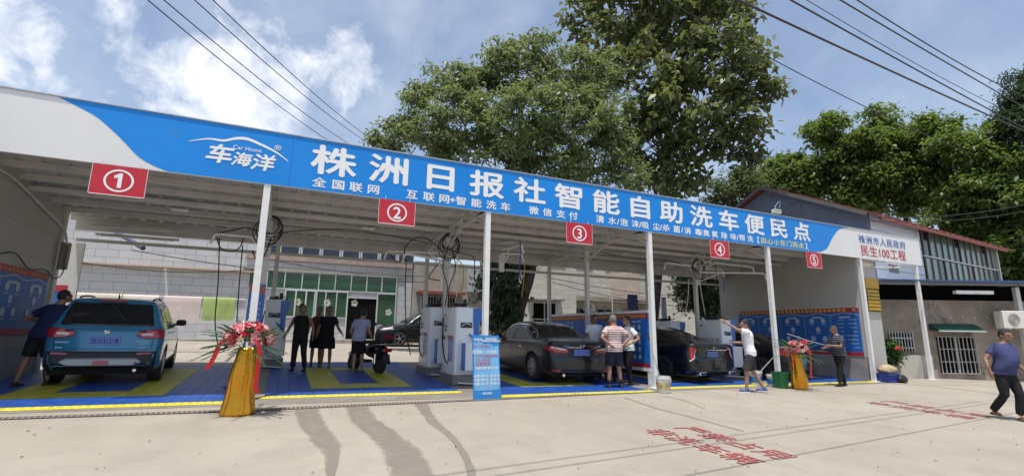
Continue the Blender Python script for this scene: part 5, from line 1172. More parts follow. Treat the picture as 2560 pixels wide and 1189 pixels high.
flower_stand('gold foil flower stand with red bouquet beside the green bin', (12.45, 8.62), 1.30, -.05, 5, cr=.25)
# ---- buckets, bins, crate, mops
def bucket(label, foot, r, h, body, band, handle=True, cat='bucket'):
    x, y = foot; t = thing('bucket', label, cat, (x, y, gz(x, y)+.004), world=False); b = B(); b.lathe((0, 0, 0), [(r*.84, 0), (r*.86, .01), (r*.97, h*.86), (r*1.05, h*.865), (r*1.05, h*.9), (r, h*.905), (r*1.0, h), (r*.95, h), (r*.82, .03)], 24); b.obj('pail', body, t, smooth=True, local=True, auto=35)
    b = B(); k = 24; b.loft([[(rr_*math.cos(2*math.pi*j/k), rr_*math.sin(2*math.pi*j/k), z) for j in range(k)] for rr_, z in ((r*.895+.002, h*.22), (r*.945+.002, h*.64))], False); b.obj('label_band', band, t, smooth=True, local=True)
    if handle: b = B(); b.tube([(r*1.05*math.cos(a), -r*.35-.06*math.sin(a), h*.86-.16*math.sin(a)) for a in np.linspace(0, math.pi, 12)], .006, 5); b.obj('handle', LAMP, t, local=True)
    return t
WPL = M('white_plastic', (.62, .61, .58), .45, var=.1); BUCK1 = M('yellow_label', (.40, .33, .16), .5, var=.5, scale=14); BUCK2 = M('blue_label', (.02, .14, .36), .5, var=.3, scale=14)
bucket('white paint bucket with yellow label beside the fourth post', (7.98, 8.80), .165, .36, WPL, BUCK1)
bucket('taller white bucket with blue label behind the boy', (11.78, 9.4), .17, .38, WPL, BUCK2, False); bucket('smaller white bucket with blue label nearest the green bin', (12.12, 9.15), .15, .31, WPL, BUCK2, False)
t = thing('bin', 'green plastic bin beside the gold flower stand', 'bin', (12.05, 8.86, gz(12, 8.86)), world=False); GRN = M('green_plastic', (.015, .15, .05), .5)
b = B(); b.loft([cab_ring(.26, .22, 0, .03), cab_ring(.34, .29, .38, .03), cab_ring(.37, .32, .385, .03), cab_ring(.37, .32, .41, .03), cab_ring(.33, .28, .41, .03), cab_ring(.25, .21, .03, .03)]); b.obj('tub', GRN, t, local=True)
b = B(); b.box((-.19, -.165, .395), (.19, -.158, .42)); b.obj('rim', GRN, t, local=True)
t = thing('crate', 'blue plastic crate under a tan cloth beside the fifth post', 'crate', (17.62, 9.25, gz(17.6, 9.25)), world=False); CRB = M('crate_blue', (.02, .05, .30), .45)
b = B(); b.loft([cab_ring(.50, .36, 0, .03), cab_ring(.56, .42, .25, .03), cab_ring(.60, .46, .255, .03), cab_ring(.60, .46, .28, .03), cab_ring(.54, .40, .28, .03), cab_ring(.48, .34, .03, .03)]); b.obj('tub', CRB, t, local=True)
b = B(); [b.box((-.25+i*.1, -.215, .06), (-.24+i*.1, -.20, .24)) for i in range(6)]; b.obj('ribs', CRB, t, local=True)
b = B(); b.ball((.05, .02, .34), (.34, .24, .16), 10); cl = remesh(b, .02, 2, fold=.03, fscale=5); o = cl.obj('cloth', M('tan_cloth', (.42, .32, .20), .9, var=.15), None, smooth=True); o.location = (17.66, 9.25, gz(17.6, 9.25)+.05); tag(o, 'tan cloth heaped on the blue plastic crate', 'cloth')
b = B(); b.ball((0, 0, .10), (.24, .2, .15), 10); cl = remesh(b, .02, 2, fold=.03, fscale=6); o = cl.obj('bag', M('black_bag', (.015, .015, .016), .5), None, smooth=True); o.location = (18.05, 9.1, gz(18, 9.1)); tag(o, 'black crumpled bag beside the blue crate', 'bag')
def mop(label, a, c, head):
    t = thing('mop', label, 'mop', tuple(a), world=True); b = B(); b.tube([a, c], .013, 8); b.obj('pole', ALU, t)
    b = B(); d = (Vector(c)-Vector(a)).normalized(); b.tube([Vector(c)-d*.2, Vector(c)], .018, 8); b.obj('grip', BLK, t)
    b = B(); b.cbox(Vector(head), (.26, .10, .06), bev=.02); b.obj('mop_head', M('mop_grey', (.28, .30, .34), .9), t)
mop('grey mop standing in the bucket at the fourth post', Vector((7.98, 8.82, gz(8, 8.8)+.1)), Vector((7.92, 9.2, 1.40)), (7.98, 8.82, gz(8, 8.8)+.08))
mop('white pole mop leaning across the fifth bay post', Vector((11.7, 9.3, .30)), Vector((13.2, 9.65, .95)), (13.35, 9.68, 1.02))
t = thing('wash_pole', 'thin wash pole held by the man in the fine striped tee', 'pole', (14.0, 9.0, 1.2)); b = B(); b.tube([(14.35, 8.92, 1.08), (13.75, 9.1, 1.22), (13.1, 9.3, 1.42)], .012, 6); b.obj('pole', ALU, t); b = B(); b.tube([(14.4, 8.9, 1.06), (14.2, 8.97, 1.11)], .018, 6); b.obj('grip', BLK, t)
# basin with blue lid behind the gold stand
t = thing('basin', 'blue plastic basin on the floor behind the gold stand', 'basin', (-.62, 10.3, gz(-.6, 10.3)), world=False)
b = B(); b.lathe((0, 0, 0), [(.15, 0), (.22, .12), (.25, .125), (.25, .14), (.21, .14), (.14, .02)], 24); b.obj('bowl', BHOSE, t, smooth=True, local=True, auto=40); b = B(); b.ball((0, 0, .14), (.16, .14, .05), 7); b.obj('wash_cloth', M('pale_blue_cloth', (.25, .36, .6), .9), t, local=True)
# bottle held by the man in white
t = thing('bottle', 'green and white plastic bottle in the hand of the man in white', 'bottle', (7.78, 9.86, .98), world=False); b = B(); b.lathe((0, 0, 0), [(.03, 0), (.032, .02), (.032, .13), (.014, .17), (.014, .2)], 14); b.obj('bottle_body', M('bottle_green', (.25, .5, .4), .2), t, smooth=True, local=True); b = B(); b.lathe((0, 0, .2), [(.016, 0), (.016, .025)], 10); b.obj('cap', LET, t, local=True); t.rotation_euler = (1.2, .3, 0)
# water spray by the black sedan
m = bpy.data.materials.new('water_spray'); m.use_nodes = True; n = N(m.node_tree); p = m.node_tree.nodes['Principled BSDF']; p.inputs['Base Color'].default_value = (.8, .84, .88, 1); p.inputs['Roughness'].default_value = .6
tc = n.n('TexCoord').outputs['Object']; m.node_tree.links.new(n.math('MULTIPLY', n.noise(tc, 40, 4, .7), .55), p.inputs['Alpha'])
P0, P1, P2 = Vector((12.0, 10.35, 1.22)), Vector((11.25, 10.2, .98)), Vector((11.55, 10.15, .96)); b = B(); ax = (P1+P2)/2-P0; rings = []
for q in np.linspace(.02, 1, 8):
    c = P0+ax*q; u1 = (P2-P1)/2*q; v1 = Vector((0, .16, .02))*q; rings.append([c+u1*math.cos(a)+v1*math.sin(a) for a in np.linspace(0, 2*math.pi, 15)[:-1]])
b.loft(rings); o = b.obj('water_spray', m, None, smooth=True); tag(o, 'fan of white water spray over the boot of the black sedan', 'water', kind='stuff')
# ---- scooter
def scooter(x, y, rz):
    t = thing('scooter', 'black motor scooter with red tail box seen from behind', 'scooter', (x, y, gz(x, y)), rz, world=False)
    for yy in (.0, 1.25):
        w_ = B(); k = 24; R = .23; w_.loft([[(o, yy+r*math.cos(2*math.pi*j/k), R+r*math.sin(2*math.pi*j/k)) for j in range(k)] for r, o in ((.13, -.05), (R*.93, -.06), (R, -.03), (R, .03), (R*.93, .06), (.13, .05), (.13, -.05))], False); wo = w_.obj('wheel', TYRE, t, smooth=True, local=True, auto=40)
        d_ = B(); d_.tube([(-.045, yy, R), (.045, yy, R)], .13, 16); d_.obj('rim', RIMD, wo, local=True)
    b = B(); b.ball((0, .20, .58), (.17, .52, .20), 10); b.ball((0, .05, .48), (.14, .30, .16), 8); b.cbox((0, .75, .30), (.26, .5, .08), bev=.03); b.ball((0, 1.08, .62), (.18, .12, .36), 9); b.tube([(0, 1.1, .6), (0, 1.0, .95)], .06, 8); b.ball((0, 1.25, .44), (.09, .28, .10), 7)
    remesh(b, .016, 4).obj('body', BLKP, t, smooth=True, local=True)
    b = B(); b.cbox((0, .28, .79), (.26, .62, .10), bev=.045); b.obj('seat', BLK, t, smooth=True, local=True, auto=40)
    b = B(); b.tube(smooth_path([(-.36, .86, 1.04), (-.2, .96, 1.05), (0, 1.0, 1.0), (.2, .96, 1.05), (.36, .86, 1.04)], 4), .016, 7); b.obj('handlebar', BLK, t, local=True)
    b = B(); b.cbox((0, -.16, .92), (.42, .34, .30), bev=.06); tb = b.obj('top_box', BLK, t, smooth=True, local=True, auto=40); b = B(); b.cbox((0, -.335, .93), (.34, .012, .09), bev=.005); b.obj('box_reflector', M('reflector_dark_red', (.22, .01, .02), .2), tb, local=True)
    b = B(); b.cbox((0, -.335, .60), (.24, .05, .09), bev=.02); b.obj('tail_light', LAMPR, t, local=True)
    b = B(); b.tube(smooth_path([(-.2, .1, .72), (-.24, -.2, .74), (-.16, -.34, .75), (.16, -.34, .75), (.24, -.2, .74), (.2, .1, .72)], 5), .014, 6); b.obj('grab_rail', CHROME, t, smooth=True, local=True)
    b = B(); b.cbox((0, -.30, .38), (.20, .02, .26), rx=-.25); b.obj('rear_mudguard', BLK, t, local=True)
    for s in (-1, 1):
        b = B(); b.tube([(s*.3, .92, 1.05), (s*.36, .9, 1.22)], .007, 5); b.ball((s*.36, .9, 1.26), (.07, .02, .05), 7); b.obj('mirror', BLK, t, local=True)
        b = B(); b.tube([(s*.16, .0, .26), (s*.15, .0, .5)], .03, 8); b.obj('shock_absorber', CHROME, t, local=True)
scooter(2.36, 12.95, .40)
# ============================================================ buildings
BRICK = brick_mat('grey_block', (.53, .53, .54), (.47, .47, .485), (.25, .25, .255), .84, .36, 'xz', .011, (.36, .345, .33))
TILEW = brick_mat('white_wall_tile', (.66, .64, .59), (.58, .56, .51), (.34, .31, .28), 1.2, .30, 'xz', .010, (.42, .36, .30))
GREENG = M('green_glass', (.022, .075, .038), .08, var=.4, scale=1.2, spec=.6); BLUEG = M('blue_glass', (.015, .022, .045), .06, var=.2, spec=.6); FRAME = M('window_frame', (.54, .55, .54), .4, var=.05); DARKIN = M('dark_interior', (.008, .008, .008), .9, var=0, spec=.05)
CONCR = M('weathered_concrete', (.34, .31, .27), .85, var=.2, scale=1.5, bump=.2, dirt=((.2, .17, .14), 2.2, .55)); PINK = M('old_pink_paint', (.36, .27, .245), .8, var=.2, scale=4); RUST = M('rusty_tin', (.24, .07, .05), .7, var=.3, scale=9)
gb = thing('block_building', 'two storey grey block building with green glazed shopfront', 'building', (-1.5, 27, .8)); WY = 27.0
shop = (-2.0, 5.55, 4.18); zg = .72
b = B(); b.box((-16, WY, 0), (6.45, WY+7, 9.5)); b.obj('wall', BRICK, gb)
def windowp(parent, x0, x1, z0, z1, Y, glass, cols=2, rows=1, dep=.06, fw=.05, name='window'):
    b = B(); b.box((x0, Y-.012, z0), (x1, Y-.004, z1)); f = b.obj(name, glass, parent); b = B()
    for x in [x0+(x1-x0)*i/cols for i in range(cols+1)]: b.box((x-fw/2, Y-dep, z0-fw/2), (x+fw/2, Y-.014, z1+fw/2))
    for z in [z0+(z1-z0)*i/rows for i in range(rows+1)]: b.box((x0-fw/2, Y-dep+.004, z-fw/2), (x1+fw/2, Y-.016, z+fw/2))
    b.obj('frame', FRAME, f); return f
def W_(px, py): return V(px, py, WY)
# green shopfront, upper lights and lower bays with an open dark door
x0, x1 = W_(695, 700).x, W_(992, 700).x; zt, zm = 4.22, 3.35
windowp(gb, x0-1.3, x1, zm, zt, WY, GREENG, 9, 1, .08)
xw0, xw1 = W_(712, 750).x, W_(790, 750).x; windowp(gb, xw0, xw1, 1.95, zm-.05, WY, GREENG, 3, 1, .10, .07)
xd0, xd1 = W_(866, 800).x, W_(938, 800).x; xs0 = W_(785, 760).x
windowp(gb, xs0, xd0-.04, 1.95, zm-.05, WY, GREENG, 3, 1, .08); windowp(gb, xd1+.04, x1, 1.6, zm-.05, WY, GREENG, 1, 1, .08)
b = B(); b.box((xd0, WY-.02, .75), (xd1, WY-.006, 3.0)); d = b.obj('door', DARKIN, gb); d['label'] = 'dark open doorway'
b = B(); b.box((xd0-.07, WY-.09, .75), (xd0, WY-.02, 3.05)); b.box((xd1, WY-.09, .75), (xd1+.07, WY-.02, 3.05)); b.box((xd0, WY-.09, 3.0), (xd1, WY-.02, 3.07)); b.obj('door_frame', FRAME, d)
b = B()
for cx, cz in ((xw0+.6, 2.7), (xw1+.55, 2.7), (xs0+2.0, 2.75), (x1-.35, 2.3)):
    for k in range(5): a = k*1.3; b.ball((cx+.10*math.cos(a), WY-.025, cz+.12*math.sin(a)), (.085, .01, .09), 5)
b.obj('paper_cutout', M('paper_cream', (.5, .5, .38), .8, var=.1), gb)
b = B(); b.box((x0-1.6, WY-.10, 4.24), (x1+.4, WY-.002, 4.36)); b.obj('lintel', CONCR, gb)
b = B(); b.box((-1.9, WY-.16, 4.78), (6.4, WY-.002, 5.02)); b.obj('floor_ledge', PINK, gb)
for i in range(8): windowp(gb, -1.4+i*1.0, -.52+i*1.0, 5.06, 6.2, WY, BLUEG, 1, 1, .06, .06)
b = B(); b.box((-16, WY-1.2, .0), (6.4, WY-.003, .86)); b.obj('foot_step', CONCR, gb)
for sx in (-3.2, -7.4): b = B(); b.box((sx-1.9, WY-.35, 4.05), (sx+2.2, WY-.003, 4.11)); b.obj('canopy_slab', M('tan_slab', (.45, .36, .27), .8), gb)
xb0, xb1 = W_(1048, 760).x, W_(1105, 760).x
bx = thing('annex', 'low dark annex with rusty awning and barred window beyond the white machines', 'building', (8.8, 26.5, .8)); b = B(); b.box((6.5, 26.6, 0), (13.0, 32, 5.2)); b.obj('wall', CONCR, bx)
b = B(); b.box((6.6, 25.9, 3.42), (9.3, 26.6, 3.50)); b.box((6.6, 25.88, 3.34), (9.3, 25.90, 3.50)); b.obj('awning', RUST, bx)
f = windowp(bx, 6.9, 8.9, 1.5, 3.25, 26.6, DARKIN, 2, 2, .06); b = B(); [b.bar((6.95+i*.16, 26.5, 1.5), (6.95+i*.16, 26.5, 3.25), .025) for i in range(13)]; b.obj('bars', STEEL, f)
b = B(); b.box((9.6, 26.4, 3.6), (11.4, 26.59, 5.0)); b.obj('tin_panel', M('pale_tin', (.4, .42, .42), .6), bx)
# tiled house behind the third and fourth bays
th = thing('tiled_house', 'white tiled two storey house with laundry behind the sedans', 'building', (19.5, 27, .8)); HY = 27.3
b = B(); b.box((13.0, HY, 0), (17.6, HY+6, 8.5)); b.box((17.6, HY, 3.75), (24.2, HY+6, 8.5)); b.box((17.6, HY+1.4, 0), (30, HY+6, 3.75)); b.box((24.2, HY, 0), (24.6, HY+1.4, 8.5)); b.box((24.6, HY+1.4, 3.75), (31, HY+6, 8.5)); b.obj('wall', TILEW, th)
b = B(); b.box((17.6, HY-.02, 3.45), (24.2, HY+1.4, 3.748)); b.obj('porch_slab', CONCR, th)
windowp(th, 14.3, 16.0, 1.1, 3.2, HY, DARKIN, 2, 2, .08); windowp(th, 17.9, 19.4, 1.2, 3.0, HY+1.4, BLUEG, 2, 1, .08); windowp(th, 20.2, 21.6, 1.6, 3.0, HY+1.4, BLUEG, 2, 1, .08); windowp(th, 22.4, 23.8, 1.2, 3.0, HY+1.4, BLUEG, 2, 1, .08)
for i, xx in enumerate((15.4, 17.6, 20.0, 22.3)): windowp(th, xx, xx+1.3, 5.75, 7.3, HY, (BLUEG, DARKIN)[i % 2], 2, 1, .07)
b = B(); b.box((20.4, HY-.05, 3.65), (23.0, HY-.002, 5.5)); b.obj('render_patch', M('pinkish_render', (.60, .50, .42), .85, var=.15, scale=2), th)
b = B(); b.box((13.9, HY-.6, 3.35), (16.4, HY-.002, 3.42)); b.obj('canopy', CONCR, th)
def ac_unit(label, c, u, sz=(.80, .30, .55), bracket=True):
    c, u = Vector(c), Vector(u).normalized(); nn = Vector((u.y, -u.x, 0)); t = thing('air_conditioner', label, 'air conditioner', tuple(c)); rz = math.atan2(u.y, u.x)
    b = B(); b.cbox(c, sz, rz=rz, bev=.025); b.obj('casing', M('ac_cream', (.66, .64, .58), .45, var=.06), t)
    fc = c+nn*(sz[1]/2+.006)-u*sz[0]*.10; b = B(); b.add([fc+u*.22*math.cos(a)+Vector((0, 0, .22*math.sin(a))) for a in np.linspace(0, 2*math.pi, 25)[:-1]], [tuple(range(24))]); g_ = b.obj('fan_grille', M('grille_grey', (.30, .27, .25), .6), t); b = B()
    for r in (.06, .11, .16, .21): b.tube([fc+nn*.006+u*r*math.cos(a)+Vector((0, 0, r*math.sin(a))) for a in np.linspace(0, 2*math.pi, 25)], .005, 4, cap=False)
    b.obj('grille_rings', FRAME, g_)
    if bracket: b = B(); [b.bar(c+u*s-nn*sz[1]*.6+Vector((0, 0, -sz[2]/2-.02)), c+u*s+nn*sz[1]*.5+Vector((0, 0, -sz[2]/2-.02)), .04) for s in (-.28, .28)]; b.obj('bracket', STEEL, t)
ac_unit('cream air conditioner hung under the porch of the tiled house', (19.0, HY+.6, 3.1), (1, 0, 0)); ac_unit('cream air conditioner on the brown stucco house wall at the right edge', (23.9, 8.22, 2.02), (.905, -.425, 0), (.95, .34, .62))
# towels on a line in front of the grey building
t = thing('clothes_line', 'low line with posts along the grey building', 'clothes line', (-3.5, 19.5, gz(-3, 19.5))); LY = 19.5
lx0, lx1 = V(185, 740, LY).x, V(595, 745, LY).x; lz = V(400, 740, LY).z
b = B(); b.tube([(lx0-1, LY, lz), (lx1+.4, LY, lz-.02)], .02, 6); b.obj('rail', STEEL, t)
for xx in (lx0-.8, (lx0+lx1)/2, lx1+.3): b = B(); b.tube([(xx, LY, gz(xx, LY)-.05), (xx, LY, lz)], .03, 6); b.obj('post', STEEL, t)
TW = [(190, 305, M('towel_sand', (.62, .55, .44), .95, var=.1, scale=4, bump=.4), 'sand coloured sheet over the line behind the teal car, leftmost of the four', .55), (308, 398, M('towel_cream', (.66, .60, .52), .95, var=.08, scale=4, bump=.4), 'cream sheet over the line between the sand and the pinkish one', .5), (410, 505, M('towel_pink', (.62, .52, .48), .95, var=.08, scale=4, bump=.4), 'pinkish cream sheet over the line beside the green towel', .85), (510, 590, M('towel_green', (.36, .46, .16), .95, var=.15, scale=3, bump=.4), 'lime green towel over the line, rightmost of the four', .75)]
for (a, c, mt, lab, ln) in TW:
    xa, xb = V(a, 745, LY).x, V(c, 745, LY).x; b = B(); nx, nz = 14, 8; vs = []
    prof = [(-.05, -ln), (-.055, -ln*.75), (-.05, -ln*.5), (-.045, -ln*.25), (-.04, -.03), (-.02, .025), (.02, .03), (.04, -.03), (.05, -ln*.4), (.06, -ln*.8)]
    for i in range(nx+1):
        for (dy, dz) in prof: q = i/nx; wob = .03*noise.noise(Vector((xa+q*3, dz*1.3, a)))*(min(1, -dz*2) if dz < 0 else 0); vs.append((xa+(xb-xa)*q, LY+dy+wob+(.0), lz+dz+.02*noise.noise(Vector((q*2, a, 0)))*(1 if dz < -.3 else 0)))
    k = len(prof); b.add(vs, [(i*k+j, (i+1)*k+j, (i+1)*k+j+1, i*k+j+1) for i in range(nx) for j in range(k-1)]); o = b.obj('towel', mt, None, smooth=True); tag(o, lab, 'towel', 'sheets hung on the low line')
# laundry by the tiled house
for (px, py, w_, h_, mt, lab) in ((1582, 760, .9, 1.3, NAVY, 'dark shirt hung out under the tiled house porch'), (1643, 755, .55, .9, ST1, 'red and white striped shirt hung beside the tree trunk'), (1660, 770, .45, 1.5, cloth('grey_cloth', (.10, .12, .16)), 'grey trousers hung beside the striped shirt')):
    c = V(px, py, 25.6); b = B(); vs = []
    for i in range(7):
        for j in range(7): u, v = i/6-.5, j/6-.5; sh = 1-.25*max(0, v-.25)*2; vs.append((c.x+u*w_*sh, 25.6+.06*noise.noise(Vector((u*4, v*2, px))), c.z+v*h_))
    b.add(vs, [(i*7+j, (i+1)*7+j, (i+1)*7+j+1, i*7+j+1) for i in range(6) for j in range(6)]); tag(b.obj('laundry', mt, None, smooth=True), lab, 'laundry')
t = thing('clothes_line', 'washing line strung before the tiled house', 'clothes line', (20, 25.6, 1.2)); b = B(); a_, c_ = V(1530, 735, 25.6), V(1700, 745, 25.6); b.tube([a_, a_.lerp(c_, .5)-Vector((0, 0, .08)), c_], .012, 5); b.obj('line', HOSE, t)
for q in (a_, c_): b = B(); b.tube([(q.x, q.y, gz(q.x, q.y)-.1), q], .035, 6); b.obj('post', STEEL, t)
# brown stucco lean-to on the right
U = Vector((.905, -.425, 0)); NV = Vector((-.425, -.905, 0)); A0 = Vector((21.3, 9.9, 0))
STUC = M('brown_stucco', (.285, .24, .195), .9, var=.35, scale=1.0, bump=.6, dirt=((.085, .075, .065), 1.1, .50)); STUCW = M('pale_render', (.46, .43, .38), .9, var=.15, scale=2, bump=.3, dirt=((.3, .27, .22), 2, .55))
lt = thing('stucco_house', 'low brown stucco house with barred windows and a blue edged lean-to roof', 'building', (21.3, 9.9, -.1))
def LW(px, py): return VL(px, py, A0, (U.x, U.y))
def pb(b, s0, s1, o0, o1, z0, z1, mi=0):
    P = [A0+U*s0-NV*(-o0), A0+U*s1+NV*o0, A0+U*s1+NV*o1, A0+U*s0+NV*o1]
    P[0] = A0+U*s0+NV*o0
    b.hexa([(p.x, p.y, z0) for p in (P[3], P[2], P[1], P[0])]+[(p.x, p.y, z1) for p in (P[3], P[2], P[1], P[0])], mi)
sv = lambda px, py: (LW(px, py)-A0).dot(U)
b = B(); pb(b, -2.4, 9, -2.2, 0, -1, 2.72); b.obj('wall', STUC, lt)
b = B(); pb(b, -2.4, 9, -.9, -.6, 2.72, 3.34); b.obj('gap_dark_fill', DARKIN, lt)  # near-black fill painted as the unlit gap between wall and roof
b = B()
for i in range(24):
    s0 = -2.7+i*.5; P = [A0+U*s0+NV*.75, A0+U*(s0+.5)+NV*.75, A0+U*(s0+.5)-NV*2.3, A0+U*s0-NV*2.3]
    b.hexa([(p.x, p.y, z) for p, z in zip(P, (3.33, 3.33, 3.43, 3.43))]+[(p.x, p.y, z+.045) for p, z in zip(P, (3.33, 3.33, 3.43, 3.43))])
b.obj('roof', M('lean_roof_grey', (.30, .31, .33), .6), lt)
b = B(); pb(b, -2.75, 9.3, .755, .79, 3.335, 3.40); b.obj('roof_edge', M('roof_edge_blue', (.03, .07, .20), .5), lt)
b = B(); pb(b, -2.75, 9.3, .62, .70, 3.22, 3.30); [pb(b, q, q+.08, .0, .7, 3.24, 3.31) for q in (-2.3, .6, 3.2)]; b.obj('roof_frame', M('frame_slate', (.16, .17, .19), .6), lt)
s0, s1 = sv(2345, 880), sv(2437, 880)
b = B(); pb(b, s0, s1, .004, .012, .10, 1.38); f = b.obj('barred_window', DARKIN, lt); b = B()
for q in np.linspace(s0, s1, 10): pb(b, q-.012, q+.012, .07, .095, .08, 1.40)
for z in (.09, .5, .95, 1.39): pb(b, s0-.02, s1+.02, .055, .072, z-.014, z+.014)
pb(b, s0+(s1-s0)*.45, s0+(s1-s0)*.52, .02, .05, .1, 1.4); b.obj('bars', M('bar_grey', (.42, .40, .38), .5), f)
s0, s1 = sv(2222, 850), sv(2280, 850); b = B(); pb(b, s0, s1, .004, .012, .85, 1.5); f = b.obj('barred_window', DARKIN, lt); f['label'] = 'small barred window above the potted bush'; b = B()
for q in np.linspace(s0, s1, 9): pb(b, q-.012, q+.012, .05, .075, .85, 1.56)
pb(b, s0, s1, .04, .052, 1.3, 1.34); pb(b, s0, s1, .04, .052, .95, .99); b.obj('bars', FRAME, f)
s0, s1 = sv(2322, 820), sv(2436, 820); b = B()
P = [A0+U*s0+NV*.02, A0+U*s1+NV*.02, A0+U*s1+NV*.42, A0+U*s0+NV*.42]; b.hexa([(p.x, p.y, z) for p, z in zip(P[::-1], (1.58, 1.58, 1.62, 1.62))]+[(p.x, p.y, z) for p, z in zip(P[::-1], (1.62, 1.62, 1.86, 1.86))]); b.obj('awning', M('awning_green', (.012, .075, .05), .5), lt)
b = B(); pb(b, s0, s1, .41, .44, 1.57, 1.61); b.obj('awning_edge', FRAME, lt)
b = B(); q = sv(2395, 735); pb(b, q-.6, q+.75, .45, .60, 2.92, 3.04); b.obj('light_fitting', LAMP, lt)
b = B(); [pb(b, 1.2+i*.45, 1.23+i*.45, .0, .03, 2.05+.03*(i % 2), 2.09+.03*(i % 2)) for i in range(9)]; b.obj('peg', LAMP, lt)
b = B(); q = sv(2515, 760); pb(b, q, q+.14, .3, .44, -.5, 3.2); b.obj('pipe_post', STEEL, lt)
b = B(); pb(b, -.55, 9, .02, .32, -1, -.16); b.obj('kerb', CONCR, lt)
b = B(); pb(b, -2.2, .0, .25, .40, -1, .72); b.obj('low_parapet', STUCW, lt)
b = B(); q0 = A0+U*-2.25+NV*.1; b.tube([(q0.x, q0.y, -.2), (q0.x, q0.y, 3.3)], .05, 8); b.obj('drain_pipe', STEEL, lt)
# small yellow slatted vent on the shed's return wall
t = thing('slatted_panel', 'yellow slatted panel on the grey end wall beside the fifth post', 'panel', (18.2, 9.68, 2.7)); YP = M('yellow_slat', (.46, .29, .03), .6, var=.15)
b = B(); b.box((17.85, 9.66, 2.2), (18.6, 9.695, 3.32)); b.obj('backing', M('brown_back', (.10, .07, .03), .8), t); b = B(); b.box((17.85, 9.64, 2.98), (18.6, 9.658, 3.32)); [b.box((17.87, 9.635, 2.24+i*.12), (18.55, 9.658, 2.33+i*.12)) for i in range(6)]; b.obj('slats', YP, t)
# gabled hall with red roof behind
gh = thing('gabled_hall', 'gabled hall with grey end wall, glazed upper front and red roof', 'building', (22.3, 11.7, 0)); K = Vector((22.27, 11.66, 0)); D = Vector((.996, .087, 0)).normalized(); Dn = Vector((-D.y, D.x, 0))
def hb_(s, o, z): p = K+D*s+Dn*o; return (p.x, p.y, z)
GREYW = M('dark_grey_render', (.135, .165, .25), .85, var=.2, scale=1.5, bump=.2, dirt=((.10, .12, .18), 2, .5)); SID = brick_mat('pale_siding', (.66, .72, .82), (.63, .69, .80), (.22, .24, .28), 9.0, .42, 'xz', .018, (.4, .43, .47)); RROOF = M('red_roof', (.19, .045, .05), .65, var=.25, scale=3)
LH = 14.8; eav, rid = 6.55, 8.7
b = B(); P = [(0, 0, 2.2), (0, 0, eav), (0, 4.35, rid-.08), (0, 8.7, eav), (0, 8.7, 2.2)]; b.prism([hb_(*p) for p in P], (0, 0, 0), D*.25); b.obj('gable_wall', GREYW, gh)
b = B(); Q = [hb_(.25, 0, 2.2), hb_(5.0, 0, 2.2), hb_(5.0, .25, 2.2), hb_(.25, .25, 2.2)]; b.hexa(Q+[(q[0], q[1], eav) for q in Q]); b.obj('siding_wall', SID, gh)
b = B(); Q = [hb_(5.0, .02, 2.2), hb_(LH, .02, 2.2), hb_(LH, .25, 2.2), hb_(5.0, .25, 2.2)]; b.hexa(Q+[(q[0], q[1], eav) for q in Q]); b.obj('front_wall', DARKIN, gh)
GG = M('grey_green_glass', (.16, .24, .225), .16, var=.4, scale=.7, spec=.6); wv = (LH-5.2)/13
for i in range(13):
    for (z0, z1) in ((3.95, 5.1), (5.18, 6.42)):
        s0 = 5.12+i*wv; mt = GG if (i*7+int(z0*3)) % 5 else BLUEG
        b = B(); b.add([hb_(s0+.03, -.02, z0), hb_(s0+wv-.03, -.02, z0), hb_(s0+wv-.03, -.02, z1), hb_(s0+.03, -.02, z1)], [(0, 1, 2, 3)]); f = b.obj('window', mt, gh)
        b = B(); b.bar(hb_(s0, -.04, z0), hb_(s0, -.04, z1), .06); b.bar(hb_(s0, -.045, z1+.03), hb_(s0+wv, -.045, z1+.03), .05); b.obj('frame', M('frame_brown', (.16, .13, .11), .6), f)
b = B(); b.bar(hb_(LH-.06, -.06, 3.4), hb_(LH-.06, -.06, 6.5), .14); b.bar(hb_(5.0, -.05, 5.14), hb_(LH, -.05, 5.14), .07); b.obj('corner_pillar', FRAME, gh)
b = B(); s0 = 1.4; b.add([hb_(s0, -.01, 4.1), hb_(s0+.9, -.01, 4.1), hb_(s0+.9, -.01, 5.1), hb_(s0, -.01, 5.1)], [(0, 1, 2, 3)]); b.obj('siding_window', BLUEG, gh)
b = B()
for (o0, z0, o1, z1) in ((-.55, eav-.27, 4.35, rid+.06), (4.35, rid+.06, 9.2, eav-.27)):
    n_ = 40
    for i in range(n_):
        sa, sb_ = -.4+(LH+1.2)*i/n_, -.4+(LH+1.2)*(i+1)/n_; e = .04 if i % 2 else 0
        b.hexa([hb_(sa, o0, z0+e), hb_(sb_, o0, z0+e), hb_(sb_, o1, z1+e), hb_(sa, o1, z1+e), hb_(sa, o0, z0+e+.07), hb_(sb_, o0, z0+e+.07), hb_(sb_, o1, z1+e+.07), hb_(sa, o1, z1+e+.07)])
b.obj('roof', RROOF, gh)
b = B(); b.bar(hb_(-.45, -.2, eav-.12), hb_(-.45, 4.35, rid+.03), .05, .16); b.bar(hb_(-.45, 4.35, rid+.03), hb_(-.45, 9.2, eav-.26), .05, .16); b.obj('barge_board', M('barge_grey', (.12, .12, .12), .7), gh)
b = B(); b.bar(hb_(0, -.5, eav-.3), hb_(LH, -.5, eav-.3), .10, .16); b.obj('gutter', RUST, gh)
